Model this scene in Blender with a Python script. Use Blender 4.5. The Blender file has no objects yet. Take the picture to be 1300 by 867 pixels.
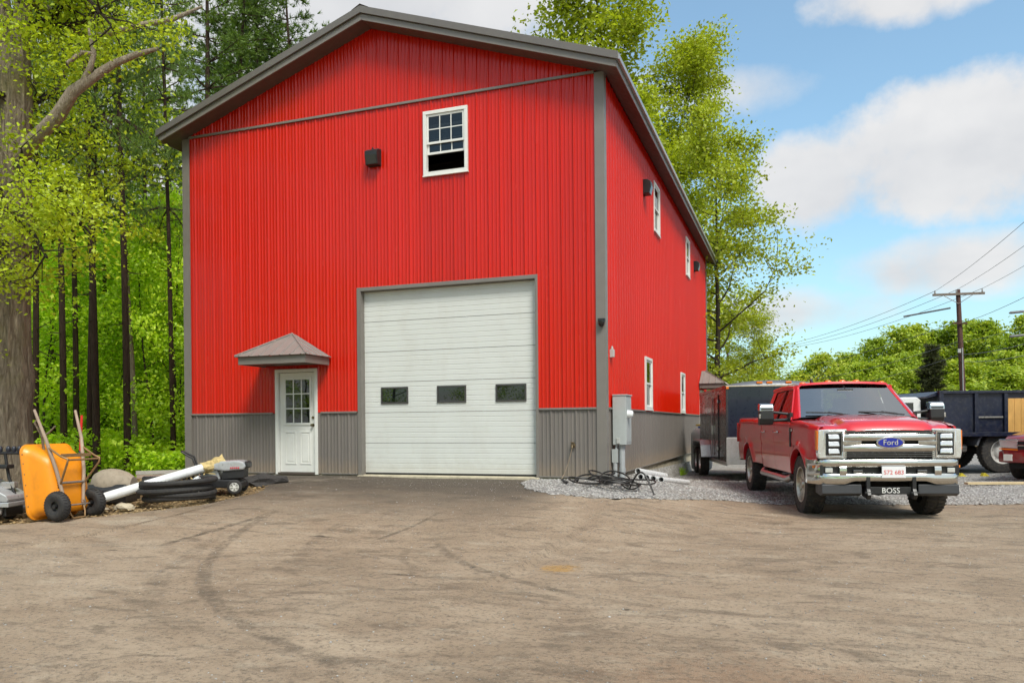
import bpy, bmesh, math, random
import numpy as np
from mathutils import Vector, Matrix, Euler
R = math.radians
S = bpy.context.scene
COL = S.collection

# ------------------------------------------------------------------ camera
cam = bpy.data.cameras.new('camera')
cam.sensor_width = 36.0
cam.lens = 36.0 * 998.77 / 1300.0
cam.shift_y = (542.14 - 433.5) / 1300.0
cam.clip_end = 3000
camo = bpy.data.objects.new('camera', cam)
COL.objects.link(camo)
_yaw, _pit, _rol = -0.3444, -0.0026, -0.0091
_f = Vector((math.sin(_yaw) * math.cos(_pit), math.cos(_yaw) * math.cos(_pit), math.sin(_pit)))
_r = Vector((math.cos(_yaw), -math.sin(_yaw), 0))
_u = _r.cross(_f)
_r2 = _r * math.cos(_rol) + _u * math.sin(_rol)
_u2 = -_r * math.sin(_rol) + _u * math.cos(_rol)
_m = Matrix((_r2, _u2, -_f)).transposed().to_4x4()
_m.translation = Vector((3.075, -13.358, 0.943))
camo.matrix_world = _m
S.camera = camo
S.render.resolution_x, S.render.resolution_y = 1024, 682

# ------------------------------------------------------------------ light
S.view_settings.view_transform = 'Standard'
S.view_settings.look = 'None'
S.view_settings.gamma = 1.0
S.view_settings.use_curve_mapping = False
S.view_settings.exposure = 0.78
SUN_DIR = Vector((0.50, -0.56, 1.0)).normalized()      # towards the sun
sun_l = bpy.data.lights.new('sun', 'SUN')
sun_l.energy = 2.1
sun_l.angle = R(18)
sun_l.color = (1.0, 0.95, 0.87)
suno = bpy.data.objects.new('sun', sun_l)
COL.objects.link(suno)
suno.rotation_euler = (-SUN_DIR).to_track_quat('-Z', 'Y').to_euler()

CY = S.cycles
CY.max_bounces = 5
CY.diffuse_bounces = 3
CY.glossy_bounces = 3
CY.transmission_bounces = 3
CY.transparent_max_bounces = 8
CY.caustics_reflective = False
CY.caustics_refractive = False
CY.use_adaptive_sampling = True
CY.adaptive_threshold = 0.02
CY.use_denoising = True
CY.sample_clamp_indirect = 6.0
W = bpy.data.worlds.new('World')
S.world = W
W.use_nodes = True


def build_world():
    nt = W.node_tree
    N, L = nt.nodes, nt.links
    N.clear()
    out = N.new('ShaderNodeOutputWorld')
    bg = N.new('ShaderNodeBackground')
    bg.inputs['Strength'].default_value = 0.14
    L.new(bg.outputs[0], out.inputs[0])
    sky = N.new('ShaderNodeTexSky')
    sky.sky_type = 'NISHITA'
    sky.sun_disc = False
    sky.sun_elevation = math.asin(SUN_DIR.z)
    sky.sun_rotation = math.atan2(SUN_DIR.x, SUN_DIR.y)
    sky.air_density = 1.0
    sky.dust_density = 2.0
    sky.ozone_density = 1.5
    tc = N.new('ShaderNodeTexCoord')
    gen = tc.outputs['Generated']

    def math_(op, a, b=None, clamp=False):
        n = N.new('ShaderNodeMath')
        n.operation = op
        n.use_clamp = clamp
        for i, v in enumerate((a, b)):
            if v is None:
                continue
            if isinstance(v, (int, float)):
                n.inputs[i].default_value = v
            else:
                L.new(v, n.inputs[i])
        return n.outputs[0]

    def dot(v):
        n = N.new('ShaderNodeVectorMath')
        n.operation = 'DOT_PRODUCT'
        L.new(gen, n.inputs[0])
        n.inputs[1].default_value = v
        return n.outputs['Value']

    def noise(vec, scale, detail, rough=0.55):
        n = N.new('ShaderNodeTexNoise')
        n.inputs['Scale'].default_value = scale
        n.inputs['Detail'].default_value = detail
        n.inputs['Roughness'].default_value = rough
        L.new(vec, n.inputs['Vector'])
        return n.outputs['Fac']

    sep = N.new('ShaderNodeSeparateXYZ')
    L.new(gen, sep.inputs[0])
    den = math_('ADD', math_('MAXIMUM', sep.outputs['Z'], 0.0), 0.22)
    dv = N.new('ShaderNodeVectorMath')
    dv.operation = 'DIVIDE'
    L.new(gen, dv.inputs[0])
    cmb = N.new('ShaderNodeCombineXYZ')
    for i in range(3):
        L.new(den, cmb.inputs[i])
    L.new(cmb.outputs[0], dv.inputs[1])
    n1 = noise(dv.outputs[0], 1.1, 4.0, 0.55)
    n2 = noise(gen, 8.0, 6.0, 0.6)
    n3 = noise(dv.outputs[0], 2.6, 3.0, 0.55)
    # general broken cloud cover
    cover = math_('MULTIPLY', math_('SUBTRACT', n1, 0.40), 6.0)
    # single cumulus clouds: centre direction, half width, half height, weight
    blobs = [((0.150, 0.945, 0.284), 0.150, 0.082, 2.3),
             ((0.030, 0.955, 0.270), 0.075, 0.060, 1.9),
             ((0.105, 0.893, 0.440), 0.105, 0.040, 2.0),
             ((0.150, 0.972, 0.172), 0.130, 0.042, 1.35),
             ((-0.03, 0.978, 0.130), 0.180, 0.035, 1.15),
             ((-0.07, 0.925, 0.375), 0.100, 0.030, 0.85),
             ((-0.46, 0.740, 0.500), 0.34, 0.20, 2.4),
             ((-0.69, 0.660, 0.250), 0.30, 0.22, 2.0)]
    acc = None
    wob = math_('MULTIPLY', math_('SUBTRACT', n2, 0.5), 2.6)
    for c, hw, hh, wgt in blobs:
        c = Vector(c).normalized()
        e1 = Vector((c.y, -c.x, 0)).normalized()
        e2 = e1.cross(c)
        if e2.z < 0:
            e2 = -e2
        u = math_('DIVIDE', dot(e1), hw)
        v = math_('DIVIDE', math_('SUBTRACT', dot(e2), 0.0), hh)
        q = math_('ADD', math_('MULTIPLY', u, u), math_('MULTIPLY', v, v))
        front = math_('GREATER_THAN', dot(c), 0.2)
        b = math_('MULTIPLY', math_('MAXIMUM', math_('SUBTRACT', 1.0, q), -2.0), 1.0)
        b = math_('ADD', b, wob)
        b = math_('MULTIPLY', math_('MULTIPLY', b, wgt), front)
        acc = b if acc is None else math_('MAXIMUM', acc, b)
    # behind the lens the sky goes on as broken cumulus like the part in view
    inview = math_('SUBTRACT', 1.0, math_('MULTIPLY', math_('SUBTRACT', dot((0.0, 0.93, 0.35)), 0.82), 8.0), True)
    dens = math_('MAXIMUM', acc, math_('MULTIPLY', cover, inview))
    mask = N.new('ShaderNodeMapRange')
    mask.interpolation_type = 'SMOOTHSTEP'
    mask.inputs['From Min'].default_value = -0.3
    mask.inputs['From Max'].default_value = 1.5
    mask.inputs['To Max'].default_value = 0.96
    L.new(dens, mask.inputs['Value'])
    ramp = N.new('ShaderNodeValToRGB')
    ramp.color_ramp.elements[0].position = 0.3
    ramp.color_ramp.elements[0].color = (0.72, 0.73, 0.755, 1)
    ramp.color_ramp.elements[1].position = 0.68
    ramp.color_ramp.elements[1].color = (0.96, 0.95, 0.94, 1)
    L.new(math_('ADD', math_('MULTIPLY', n3, 0.6), math_('MULTIPLY', n2, 0.4)), ramp.inputs[0])
    sc = N.new('ShaderNodeVectorMath')
    sc.operation = 'SCALE'
    sc.inputs['Scale'].default_value = 3.95
    L.new(ramp.outputs[0], sc.inputs[0])
    tint = N.new('ShaderNodeMix')
    tint.data_type = 'RGBA'
    tint.blend_type = 'MULTIPLY'
    tint.inputs['Factor'].default_value = 1.0
    tint.inputs['B'].default_value = SKY_TINT
    L.new(sky.outputs[0], tint.inputs['A'])
    mix = N.new('ShaderNodeMix')
    mix.data_type = 'RGBA'
    L.new(mask.outputs[0], mix.inputs['Factor'])
    L.new(tint.outputs['Result'], mix.inputs['A'])
    L.new(sc.outputs[0], mix.inputs['B'])
    L.new(mix.outputs['Result'], bg.inputs['Color'])


SKY_TINT = (0.82, 1.02, 0.96, 1)
build_world()
W.cycles.sampling_method = 'MANUAL'
W.cycles.sample_map_resolution = 512

# ------------------------------------------------------------------ materials
MATS = {}


def newmat(name):
    m = bpy.data.materials.new(name)
    m.use_nodes = True
    nt = m.node_tree
    nt.nodes.clear()
    return m, nt.nodes, nt.links


class NG:
    """tiny node helper"""
    def __init__(s, name):
        s.m, s.N, s.L = newmat(name)
        s.out = s.N.new('ShaderNodeOutputMaterial')
        s.tc = s.N.new('ShaderNodeTexCoord')
        s.obj = s.tc.outputs['Object']

    def sock(s, i, v):
        if isinstance(v, bpy.types.NodeSocket):
            s.L.new(v, i)
        elif isinstance(v, (tuple, list)) and len(v) == 3 and i.type == 'RGBA':
            i.default_value = (*v, 1)
        else:
            i.default_value = v

    def math(s, op, a, b=None, clamp=False, c=None):
        n = s.N.new('ShaderNodeMath')
        n.operation = op
        n.use_clamp = clamp
        for k, v in enumerate((a, b, c)):
            if v is not None:
                s.sock(n.inputs[k], v)
        return n.outputs[0]

    def noise(s, scale, detail=4.0, rough=0.55, vec=None, dist=0.0):
        n = s.N.new('ShaderNodeTexNoise')
        n.inputs['Scale'].default_value = scale
        n.inputs['Detail'].default_value = detail
        n.inputs['Roughness'].default_value = rough
        n.inputs['Distortion'].default_value = dist
        s.L.new(vec if vec is not None else s.obj, n.inputs['Vector'])
        return n.outputs['Fac']

    def mapping(s, scale=(1, 1, 1), rot=(0, 0, 0), loc=(0, 0, 0), vec=None):
        n = s.N.new('ShaderNodeMapping')
        n.inputs['Scale'].default_value = scale
        n.inputs['Rotation'].default_value = rot
        n.inputs['Location'].default_value = loc
        s.L.new(vec if vec is not None else s.obj, n.inputs['Vector'])
        return n.outputs[0]

    def ramp(s, fac, stops):
        n = s.N.new('ShaderNodeValToRGB')
        e = n.color_ramp.elements
        while len(e) < len(stops):
            e.new(0.5)
        for k, (p, c) in enumerate(stops):
            e[k].position = p
            e[k].color = (*c, 1) if len(c) == 3 else c
        s.sock(n.inputs[0], fac)
        return n.outputs[0]

    def mix(s, f, a, b, mode='MIX'):
        n = s.N.new('ShaderNodeMix')
        n.data_type = 'RGBA'
        n.blend_type = mode
        s.sock(n.inputs['Factor'], f)
        s.sock(n.inputs['A'], a)
        s.sock(n.inputs['B'], b)
        return n.outputs['Result']

    def rng(s, v, a, b, c=0.0, d=1.0, smooth=True):
        n = s.N.new('ShaderNodeMapRange')
        n.interpolation_type = 'SMOOTHSTEP' if smooth else 'LINEAR'
        for k, x in (('Value', v), ('From Min', a), ('From Max', b), ('To Min', c), ('To Max', d)):
            s.sock(n.inputs[k], x)
        return n.outputs[0]

    def bump(s, h, strength=0.3, dist=0.01, normal=None):
        n = s.N.new('ShaderNodeBump')
        n.inputs['Strength'].default_value = strength
        n.inputs['Distance'].default_value = dist
        s.L.new(h, n.inputs['Height'])
        if normal is not None:
            s.L.new(normal, n.inputs['Normal'])
        return n.outputs[0]

    def principled(s, **k):
        n = s.N.new('ShaderNodeBsdfPrincipled')
        for key, v in k.items():
            s.sock(n.inputs[key.replace('_', ' ')], v)
        s.L.new(n.outputs[0], s.out.inputs[0])
        return n


def mat(name, col, rough=0.5, metal=0.0, var=0.12, scale=6.0, bump=0.0, bscale=60.0, bdist=0.004,
        coat=0.0, dirt=None, dirt_amt=0.35, spec=0.5, stretch=(1, 1, 1), sheet=0.0, splash=0.0):
    if name in MATS:
        return MATS[name]
    g = NG(name)
    vec = g.mapping(scale=stretch)
    n = g.noise(scale, 5, 0.6, vec)
    hi = tuple(min(1, c * (1 + var)) for c in col)
    lo = tuple(c * (1 - var) for c in col)
    c = g.ramp(n, [(0.25, lo), (0.75, hi)])
    n2 = g.noise(scale * 2.7, 6, 0.65, vec)
    if dirt:
        c = g.mix(g.math('MULTIPLY', g.rng(n2, 0.45, 0.72), dirt_amt), c, dirt)
    if splash:           # mud splashed up from the ground along the foot of the wall
        sp = g.N.new('ShaderNodeSeparateXYZ')
        g.L.new(g.obj, sp.inputs[0])
        hgt = g.math('ADD', sp.outputs[2], g.math('MULTIPLY', g.math('SUBTRACT', g.noise(5, 5, .7), .5), .5))
        c = g.mix(g.math('MULTIPLY', g.rng(hgt, .42, .02), splash), c, (.26, .20, .14))
    if sheet:            # each steel sheet weathers a little differently
        oi = g.N.new('ShaderNodeObjectInfo')
        v_ = g.math('ADD', 1 - sheet, g.math('MULTIPLY', oi.outputs['Random'], sheet * 2))
        cb = g.N.new('ShaderNodeCombineColor')
        for q in range(3):
            g.L.new(v_, cb.inputs[q])
        c = g.mix(1.0, c, cb.outputs[0], 'MULTIPLY')
    k = dict(Base_Color=c, Roughness=g.rng(n2, 0.2, 0.8, max(0.02, rough - 0.09), min(1, rough + 0.12)),
             Metallic=metal, Coat_Weight=coat, Coat_Roughness=0.05, Specular_IOR_Level=spec)
    if bump:
        k['Normal'] = g.bump(g.noise(bscale, 6, 0.6, vec), bump, bdist)
    g.principled(**k)
    MATS[name] = g.m
    return g.m


def glass_mat(name, tint=(0.02, 0.025, 0.025), clear=0.6, ior=1.6):
    g = NG(name)
    gl = g.N.new('ShaderNodeBsdfGlossy')
    gl.inputs['Roughness'].default_value = 0.02
    gl.inputs['Color'].default_value = (0.95, 0.97, 0.97, 1)
    tr = g.N.new('ShaderNodeBsdfTransparent')
    tr.inputs['Color'].default_value = (clear, clear * 1.02, clear, 1)
    fr = g.N.new('ShaderNodeFresnel')
    fr.inputs['IOR'].default_value = ior
    mx = g.N.new('ShaderNodeMixShader')
    g.L.new(fr.outputs[0], mx.inputs[0])
    g.L.new(tr.outputs[0], mx.inputs[1])
    g.L.new(gl.outputs[0], mx.inputs[2])
    g.L.new(mx.outputs[0], g.out.inputs[0])
    MATS[name] = g.m
    return g.m


# ------------------------------------------------------------------ mesh helpers
def rot_to(d):
    d = Vector(d).normalized()
    return d.to_track_quat('Z', 'Y').to_matrix()


class MB:
    def __init__(s):
        s.v, s.f = [], []

    def add(s, vs, fs):
        o = len(s.v)
        s.v += [tuple(v) for v in vs]
        s.f += [tuple(i + o for i in f) for f in fs]
        return s

    def box(s, c, d, rot=None):
        hx, hy, hz = d[0] / 2, d[1] / 2, d[2] / 2
        pts = [Vector((x, y, z)) for z in (-hz, hz) for y in (-hy, hy) for x in (-hx, hx)]
        if rot is not None:
            m = rot if isinstance(rot, Matrix) else Euler(rot).to_matrix()
            pts = [m @ p for p in pts]
        c = Vector(c)
        return s.add([p + c for p in pts], [(0, 2, 3, 1), (4, 5, 7, 6), (0, 1, 5, 4), (2, 6, 7, 3), (0, 4, 6, 2), (1, 3, 7, 5)])

    def bx(s, a, b):
        return s.box([(a[i] + b[i]) / 2 for i in range(3)], [abs(b[i] - a[i]) for i in range(3)])

    def tube(s, pts, r, n=10, caps=True, closed=False):
        pts = [Vector(p) for p in pts]
        k = len(pts)
        rs = r if isinstance(r, (list, tuple)) else [r] * k
        rings = []
        up = None
        for i, p in enumerate(pts):
            if closed:
                t = pts[(i + 1) % k] - pts[i - 1]
            else:
                t = pts[min(i + 1, k - 1)] - pts[max(i - 1, 0)]
            t.normalize()
            if up is None:
                up = t.orthogonal().normalized()
            else:
                up = (up - t * up.dot(t))
                up = up.normalized() if up.length > 1e-6 else t.orthogonal().normalized()
            w = t.cross(up)
            rings.append([p + (up * math.cos(a) + w * math.sin(a)) * rs[i] for a in [2 * math.pi * j / n for j in range(n)]])
        vs = [v for rg in rings for v in rg]
        fs = []
        for i in range(k if closed else k - 1):
            i2 = (i + 1) % k
            for j in range(n):
                j2 = (j + 1) % n
                fs.append((i * n + j, i * n + j2, i2 * n + j2, i2 * n + j))
        if caps and not closed:
            fs.append(tuple(reversed(range(n))))
            fs.append(tuple(range((k - 1) * n, k * n)))
        return s.add(vs, fs)

    def lathe(s, prof, n=24, axis='Z', c=(0, 0, 0)):
        """prof: list of (radius, height); closed at ends only when the radius is 0"""
        vs, fs = [], []
        k = len(prof)
        for r, h in prof:
            for j in range(n):
                a = 2 * math.pi * j / n
                x, y = r * math.cos(a), r * math.sin(a)
                p = {'Z': (x, y, h), 'X': (h, x, y), 'Y': (y, h, x)}[axis]
                vs.append((p[0] + c[0], p[1] + c[1], p[2] + c[2]))
        for i in range(k - 1):
            for j in range(n):
                j2 = (j + 1) % n
                fs.append((i * n + j, i * n + j2, (i + 1) * n + j2, (i + 1) * n + j))
        return s.add(vs, fs)

    def cyl(s, a, b, r, n=16):
        return s.tube([a, b], r, n)

    def prism(s, poly, a, b, plane='YZ'):
        """poly in a plane, extruded from a to b along the remaining axis"""
        def P(u, v, w):
            return {'YZ': (w, u, v), 'XZ': (u, w, v), 'XY': (u, v, w)}[plane]
        k = len(poly)
        vs = [P(u, v, a) for u, v in poly] + [P(u, v, b) for u, v in poly]
        fs = [tuple(range(k)), tuple(reversed(range(k, 2 * k)))]
        fs += [(i, i + k, (i + 1) % k + k, (i + 1) % k) for i in range(k)]
        return s.add(vs, fs)

    def grid(s, rows, closed=False):
        k, n = len(rows), len(rows[0])
        vs = [p for r in rows for p in r]
        fs = []
        for i in range(k - 1):
            for j in range(n if closed else n - 1):
                j2 = (j + 1) % n
                fs.append((i * n + j, i * n + j2, (i + 1) * n + j2, (i + 1) * n + j))
        return s.add(vs, fs)

    def xf(s, m):
        s.v = [tuple(m @ Vector(v)) for v in s.v]
        return s

    def mesh(s, name, material, smooth=None, bevel=0.0, merge=False, seg=2, recalc=True):
        me = bpy.data.meshes.new(name)
        me.from_pydata(s.v, [], s.f)
        bm = bmesh.new()
        bm.from_mesh(me)
        if merge:
            bmesh.ops.remove_doubles(bm, verts=bm.verts, dist=1e-4)
        if recalc:
            bmesh.ops.recalc_face_normals(bm, faces=bm.faces)
        if bevel:
            ed = [e for e in bm.edges if len(e.link_faces) == 2 and e.calc_face_angle(0) > 0.5]
            bmesh.ops.bevel(bm, geom=ed, offset=bevel, segments=seg, affect='EDGES', profile=0.6, clamp_overlap=True)
        bm.to_mesh(me)
        bm.free()
        if smooth is not None:
            me.shade_smooth()
            me.set_sharp_from_angle(angle=R(smooth))
        me.materials.append(material)
        return me

    def build(s, name, material, parent=None, loc=(0, 0, 0), rot=(0, 0, 0), **k):
        return link(name, s.mesh(name, material, **k), parent, loc, rot)


def link(name, me, parent=None, loc=(0, 0, 0), rot=(0, 0, 0)):
    o = bpy.data.objects.new(name, me)
    COL.objects.link(o)
    o.location = loc
    o.rotation_euler = rot
    if parent is not None:
        o.parent = parent
    return o


def tag(o, label, cat, group=None):
    o['label'] = label
    o['category'] = cat
    if group:
        o['group'] = group
    return o


def thing(name, label, cat, loc=(0, 0, 0), rz=0.0, group=None, rot=None):
    o = bpy.data.objects.new(name, None)
    COL.objects.link(o)
    o.empty_display_size = 0.2
    o.location = loc
    o.rotation_euler = rot if rot else (0, 0, rz)
    return tag(o, label, cat, group)


def struct(o):
    o['kind'] = 'structure'
    return o


def copy_tree(o, parent=None):
    c = o.copy()
    COL.objects.link(c)
    c.parent = parent
    for ch in list(o.children):
        copy_tree(ch, c)
    return c


def text_mesh(body, size, extrude, material, name):
    cu = bpy.data.curves.new(name, 'FONT')
    cu.body = body
    cu.size = size
    cu.extrude = extrude
    cu.align_x = 'CENTER'
    cu.align_y = 'CENTER'
    cu.resolution_u = 3
    tmp = bpy.data.objects.new('tmp_text', cu)
    COL.objects.link(tmp)
    bpy.context.view_layer.update()
    me = bpy.data.meshes.new_from_object(tmp.evaluated_get(bpy.context.evaluated_depsgraph_get()))
    bpy.data.objects.remove(tmp)
    bpy.data.curves.remove(cu)
    me.materials.clear()
    me.materials.append(material)
    return me


def sm(a, b, t):
    t = min(max((t - a) / (b - a), 0), 1)
    return t * t * (3 - 2 * t)


def gz(x, y):
    """height of the yard; 0 is the building's floor"""
    dx = max(-8.5 - x, 0) if x < -8.5 else max(x + .3, 0) * 1.8
    dy = max(-y - .6, 0) if y < 0 else y * 1.2
    d = (dx * dx + dy * dy) ** .5
    z = -.42 + .40 * (1 - sm(0, 6, d)) - .12 * sm(4, 14, y) * (1 - sm(4, 9, x)) + .05 * sm(5, 9, x)
    r = math.hypot(x - 10, y - 25)
    z += 6.0 * sm(45, 150, y - 5 + max(0, x - 20) * .3) * sm(-40, 25, x)       # wooded hillside behind the road
    return z
# ------------------------------------------------------------------ ground
def arc_marks(g, P, arcs):
    """sum of thin tyre-mark arcs: (cx, cy, radius, half width, angle0, angle1, strength)"""
    sep = g.N.new('ShaderNodeSeparateXYZ')
    g.L.new(P, sep.inputs[0])
    tot = None
    for cx, cy, r, w, a0, a1, st in arcs:
        dx = g.math('SUBTRACT', sep.outputs[0], cx)
        dy = g.math('SUBTRACT', sep.outputs[1], cy)
        d = g.math('SQRT', g.math('ADD', g.math('MULTIPLY', dx, dx), g.math('MULTIPLY', dy, dy)))
        e = g.math('ABSOLUTE', g.math('SUBTRACT', d, r))
        line = g.rng(e, w * 0.35, w, 1.0, 0.0)
        an = g.math('ARCTAN2', dy, dx)
        mid, half = (a0 + a1) / 2, (a1 - a0) / 2
        da = g.math('ABSOLUTE', g.math('WRAP', g.math('SUBTRACT', an, mid), math.pi, c=-math.pi))
        line = g.math('MULTIPLY', g.math('MULTIPLY', line, g.rng(da, half * .75, half, 1.0, 0.0)), st)
        tot = line if tot is None else g.math('MAXIMUM', tot, line)
    return tot


def ground_material():
    g = NG('dusty_asphalt')
    P = g.obj
    big = g.noise(0.35, 5, 0.6, P, 0.4)
    med = g.noise(1.6, 6, 0.62, g.mapping((0.75, 1.35, 1), (0, 0, 0.25)), 0.6)
    med2 = g.noise(3.2, 6, 0.65, g.mapping((0.65, 1.5, 1), (0, 0, -0.35)), 0.8)
    fine = g.noise(30, 6, 0.75)
    grit = g.noise(95, 4, 0.8)
    c = g.ramp(g.math('ADD', g.math('MULTIPLY', big, 0.45), g.math('MULTIPLY', med, 0.55)),
               [(0.30, (0.220, 0.158, 0.102)), (0.47, (0.330, 0.242, 0.162)), (0.66, (0.45, 0.350, 0.248))])
    c = g.mix(g.math('MULTIPLY', g.rng(med2, 0.48, 0.68), 0.62), c, (0.125, 0.092, 0.062))
    blot = g.noise(5.5, 5, 0.7, None, 0.5)
    c = g.mix(g.math('MULTIPLY', g.rng(blot, 0.53, 0.70), 0.42), c, (0.12, 0.092, 0.064))
    c = g.mix(g.math('MULTIPLY', g.rng(g.noise(2.3, 5, 0.7, g.mapping((.7, 1.3, 1), (0, 0, .1), (7, 3, 0))), 0.54, 0.70), 0.5), c, (0.46, 0.385, 0.285))
    # fresh dark asphalt apron in front of the big door
    sep = g.N.new('ShaderNodeSeparateXYZ')
    g.L.new(P, sep.inputs[0])
    X, Y = sep.outputs[0], sep.outputs[1]
    wob = g.math('MULTIPLY', g.math('SUBTRACT', med, 0.5), 3.2)
    ap = g.math('MULTIPLY', g.rng(g.math('ADD', Y, wob), -5.2, -1.4), g.rng(X, -8.0, -6.6))
    ap = g.math('MULTIPLY', ap, g.rng(X, 0.2, -0.8))
    c = g.mix(g.math('MULTIPLY', ap, 0.9), c, (0.058, 0.047, 0.036))
    # paler dusty band along the left edge
    dust = g.math('MULTIPLY', g.rng(g.noise(0.8, 4, 0.6, g.mapping((0.5, 1.4, 1), (0, 0, .5))), 0.5, 0.7), g.rng(X, -2.5, -6.5))
    c = g.mix(g.math('MULTIPLY', dust, 0.75), c, (0.50, 0.43, 0.33))
    # tyre marks
    wobv = g.N.new('ShaderNodeVectorMath')
    wobv.operation = 'ADD'
    nz = g.N.new('ShaderNodeTexNoise')
    nz.inputs['Scale'].default_value = 0.9
    g.L.new(P, nz.inputs['Vector'])
    scl = g.N.new('ShaderNodeVectorMath')
    scl.operation = 'SCALE'
    scl.inputs['Scale'].default_value = 0.1
    g.L.new(nz.outputs['Color'], scl.inputs[0])
    g.L.new(P, wobv.inputs[0])
    g.L.new(scl.outputs[0], wobv.inputs[1])
    arcs = TYRE_ARCS
    a1 = arc_marks(g, wobv.outputs[0], arcs)
    brk = g.rng(g.noise(9, 4, 0.7), 0.32, 0.6)
    c = g.mix(g.math('MULTIPLY', g.math('MULTIPLY', a1, brk), 0.62), c, (0.060, 0.045, 0.031))
    # rust-coloured sand stain and reddish cast close by
    def spot(cx, cy, rx, ry):
        dx = g.math('DIVIDE', g.math('SUBTRACT', X, cx), rx)
        dy = g.math('DIVIDE', g.math('SUBTRACT', Y, cy), ry)
        d = g.math('SQRT', g.math('ADD', g.math('MULTIPLY', dx, dx), g.math('MULTIPLY', dy, dy)))
        return g.rng(g.math('ADD', d, g.math('MULTIPLY', g.math('SUBTRACT', g.noise(11, 5, .75), 0.5), 2.4)), 0.2, 1.0, 1.0, 0.0)
    c = g.mix(g.math('MULTIPLY', spot(0.96, -6.22, 0.24, 0.28), 0.85), c, (0.42, 0.23, 0.055))
    c = g.mix(g.math('MULTIPLY', spot(3.0, -9.3, 1.3, 0.9), 0.35), c, (0.30, 0.16, 0.085))
    for cx, cy, rx, ry in ((-0.35, -6.9, .28, .05), (0.15, -6.35, .05, .06), (-2.3, -5.2, .22, .06), (-4.1, -6.6, .1, .05), (1.9, -7.6, .05, .05)):
        c = g.mix(g.math('MULTIPLY', spot(cx, cy, rx, ry), 0.8), c, (0.03, 0.022, 0.017))
    # grain of the stone in the asphalt
    c = g.mix(g.math('MULTIPLY', g.rng(fine, 0.50, 0.62), 0.62), c, (0.11, 0.085, 0.06))
    c = g.mix(g.math('MULTIPLY', g.rng(grit, 0.55, 0.68), 0.6), c, (0.42, 0.375, 0.31))
    vor = g.N.new('ShaderNodeTexVoronoi')
    vor.inputs['Scale'].default_value = 130
    g.L.new(P, vor.inputs['Vector'])
    h = g.math('ADD', g.math('MULTIPLY', fine, 0.7), g.math('ADD', g.math('MULTIPLY', grit, 0.5), g.math('MULTIPLY', vor.outputs['Distance'], 0.5)))
    n = g.bump(h, 0.8, 0.016)
    g.principled(Base_Color=c, Roughness=g.rng(med, 0.2, 0.8, 0.72, 0.95), Normal=n, Specular_IOR_Level=0.35)
    return g.m


TYRE_ARCS = [
    (4.89, -1.55, 9.08, .09, -2.92, -2.24, .85), (3.34, -2.92, 7.03, .09, -2.46, -1.92, .9), (4.42, -1.91, 6.09, .08, -2.59, -2.03, .8),
    (3.01, -1.83, 5.62, .08, -1.90, -1.34, .5), (1.12, -5.01, 2.07, .07, -2.90, -1.86, .5), (6.41, -4.59, 10.28, .08, -3.22, -2.98, 1.3),
    (-13.86, -3.52, 12.47, .05, -.138, -.004, 1.0), (3.70, -3.11, 7.54, .13, -2.88, -2.28, .45), (3.30, -4.28, 1.36, .06, 1.93, 3.02, .5),
    (3.44, -7.71, 1.24, .08, 1.39, 2.37, .35), (1.59, -4.15, 3.99, .10, -3.13, -2.35, .4), (2.2, -1.2, 8.3, .10, -2.2, -1.3, .35)]


def grid_mesh(name, xs, ys, zf, material, holes=None):
    xs, ys = list(xs), list(ys)
    v = [(x, y, zf(x, y)) for y in ys for x in xs]
    n = len(xs)
    f = []
    for j in range(len(ys) - 1):
        for i in range(n - 1):
            if holes and holes((xs[i] + xs[i + 1]) / 2, (ys[j] + ys[j + 1]) / 2):
                continue
            f.append((j * n + i, j * n + i + 1, (j + 1) * n + i + 1, (j + 1) * n + i))
    me = bpy.data.meshes.new(name)
    me.from_pydata(v, [], f)
    me.shade_smooth()
    me.materials.append(material)
    return link(name, me)


_rs = np.random.RandomState(3)


def wav(x, y):
    return .008 * math.sin(x * .9 + 1.3 * math.sin(y * .6)) + .007 * math.sin(y * 1.3 + x * .5) + .006 * math.sin(2.3 * x - 1.7 * y)


def soil_material():
    g = NG('forest_soil')
    n = g.noise(1.5, 6, .65)
    n2 = g.noise(25, 5, .7)
    c = g.ramp(n, [(.3, (.055, .040, .022)), (.55, (.085, .062, .034)), (.75, (.055, .070, .022))])
    c = g.mix(g.rng(n2, .5, .72), c, (.16, .115, .06))
    g.principled(Base_Color=c, Roughness=.95, Normal=g.bump(n2, .7, .03), Specular_IOR_Level=.2)
    return g.m


def gravel_material():
    g = NG('grey_gravel')
    v = g.N.new('ShaderNodeTexVoronoi')
    v.inputs['Scale'].default_value = 34
    g.L.new(g.obj, v.inputs['Vector'])
    sp = g.N.new('ShaderNodeSeparateColor')
    g.L.new(v.outputs['Color'], sp.inputs[0])
    c = g.ramp(sp.outputs[0], [(0, (.12, .112, .105)), (.5, (.27, .255, .24)), (1, (.48, .46, .43))])
    d = g.rng(g.noise(.9, 5, .6), .42, .66)
    c = g.mix(g.math('MULTIPLY', d, .45), c, (.20, .165, .12))
    g.principled(Base_Color=c, Roughness=.85, Normal=g.bump(v.outputs['Distance'], 1.0, -.02))
    return g.m


M_SOIL, M_ASPH, M_GRAV = soil_material(), ground_material(), gravel_material()
# wide terrain sheet: forest soil and far ground (its own sheet lies under the drive)
_xs = sorted(set(list(np.linspace(-400, -40, 14)) + list(np.linspace(-40, 40, 81)) + list(np.linspace(40, 400, 30))))
_ys = sorted(set(list(np.linspace(-120, -20, 14)) + list(np.linspace(-20, 40, 61)) + list(np.linspace(40, 500, 60))))
struct(grid_mesh('ground', _xs, _ys, lambda x, y: gz(x, y) - .055, M_SOIL,
                 holes=lambda x, y: (-8.4 < x < -0.6 and 0.6 < y < 16.2)))

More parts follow.
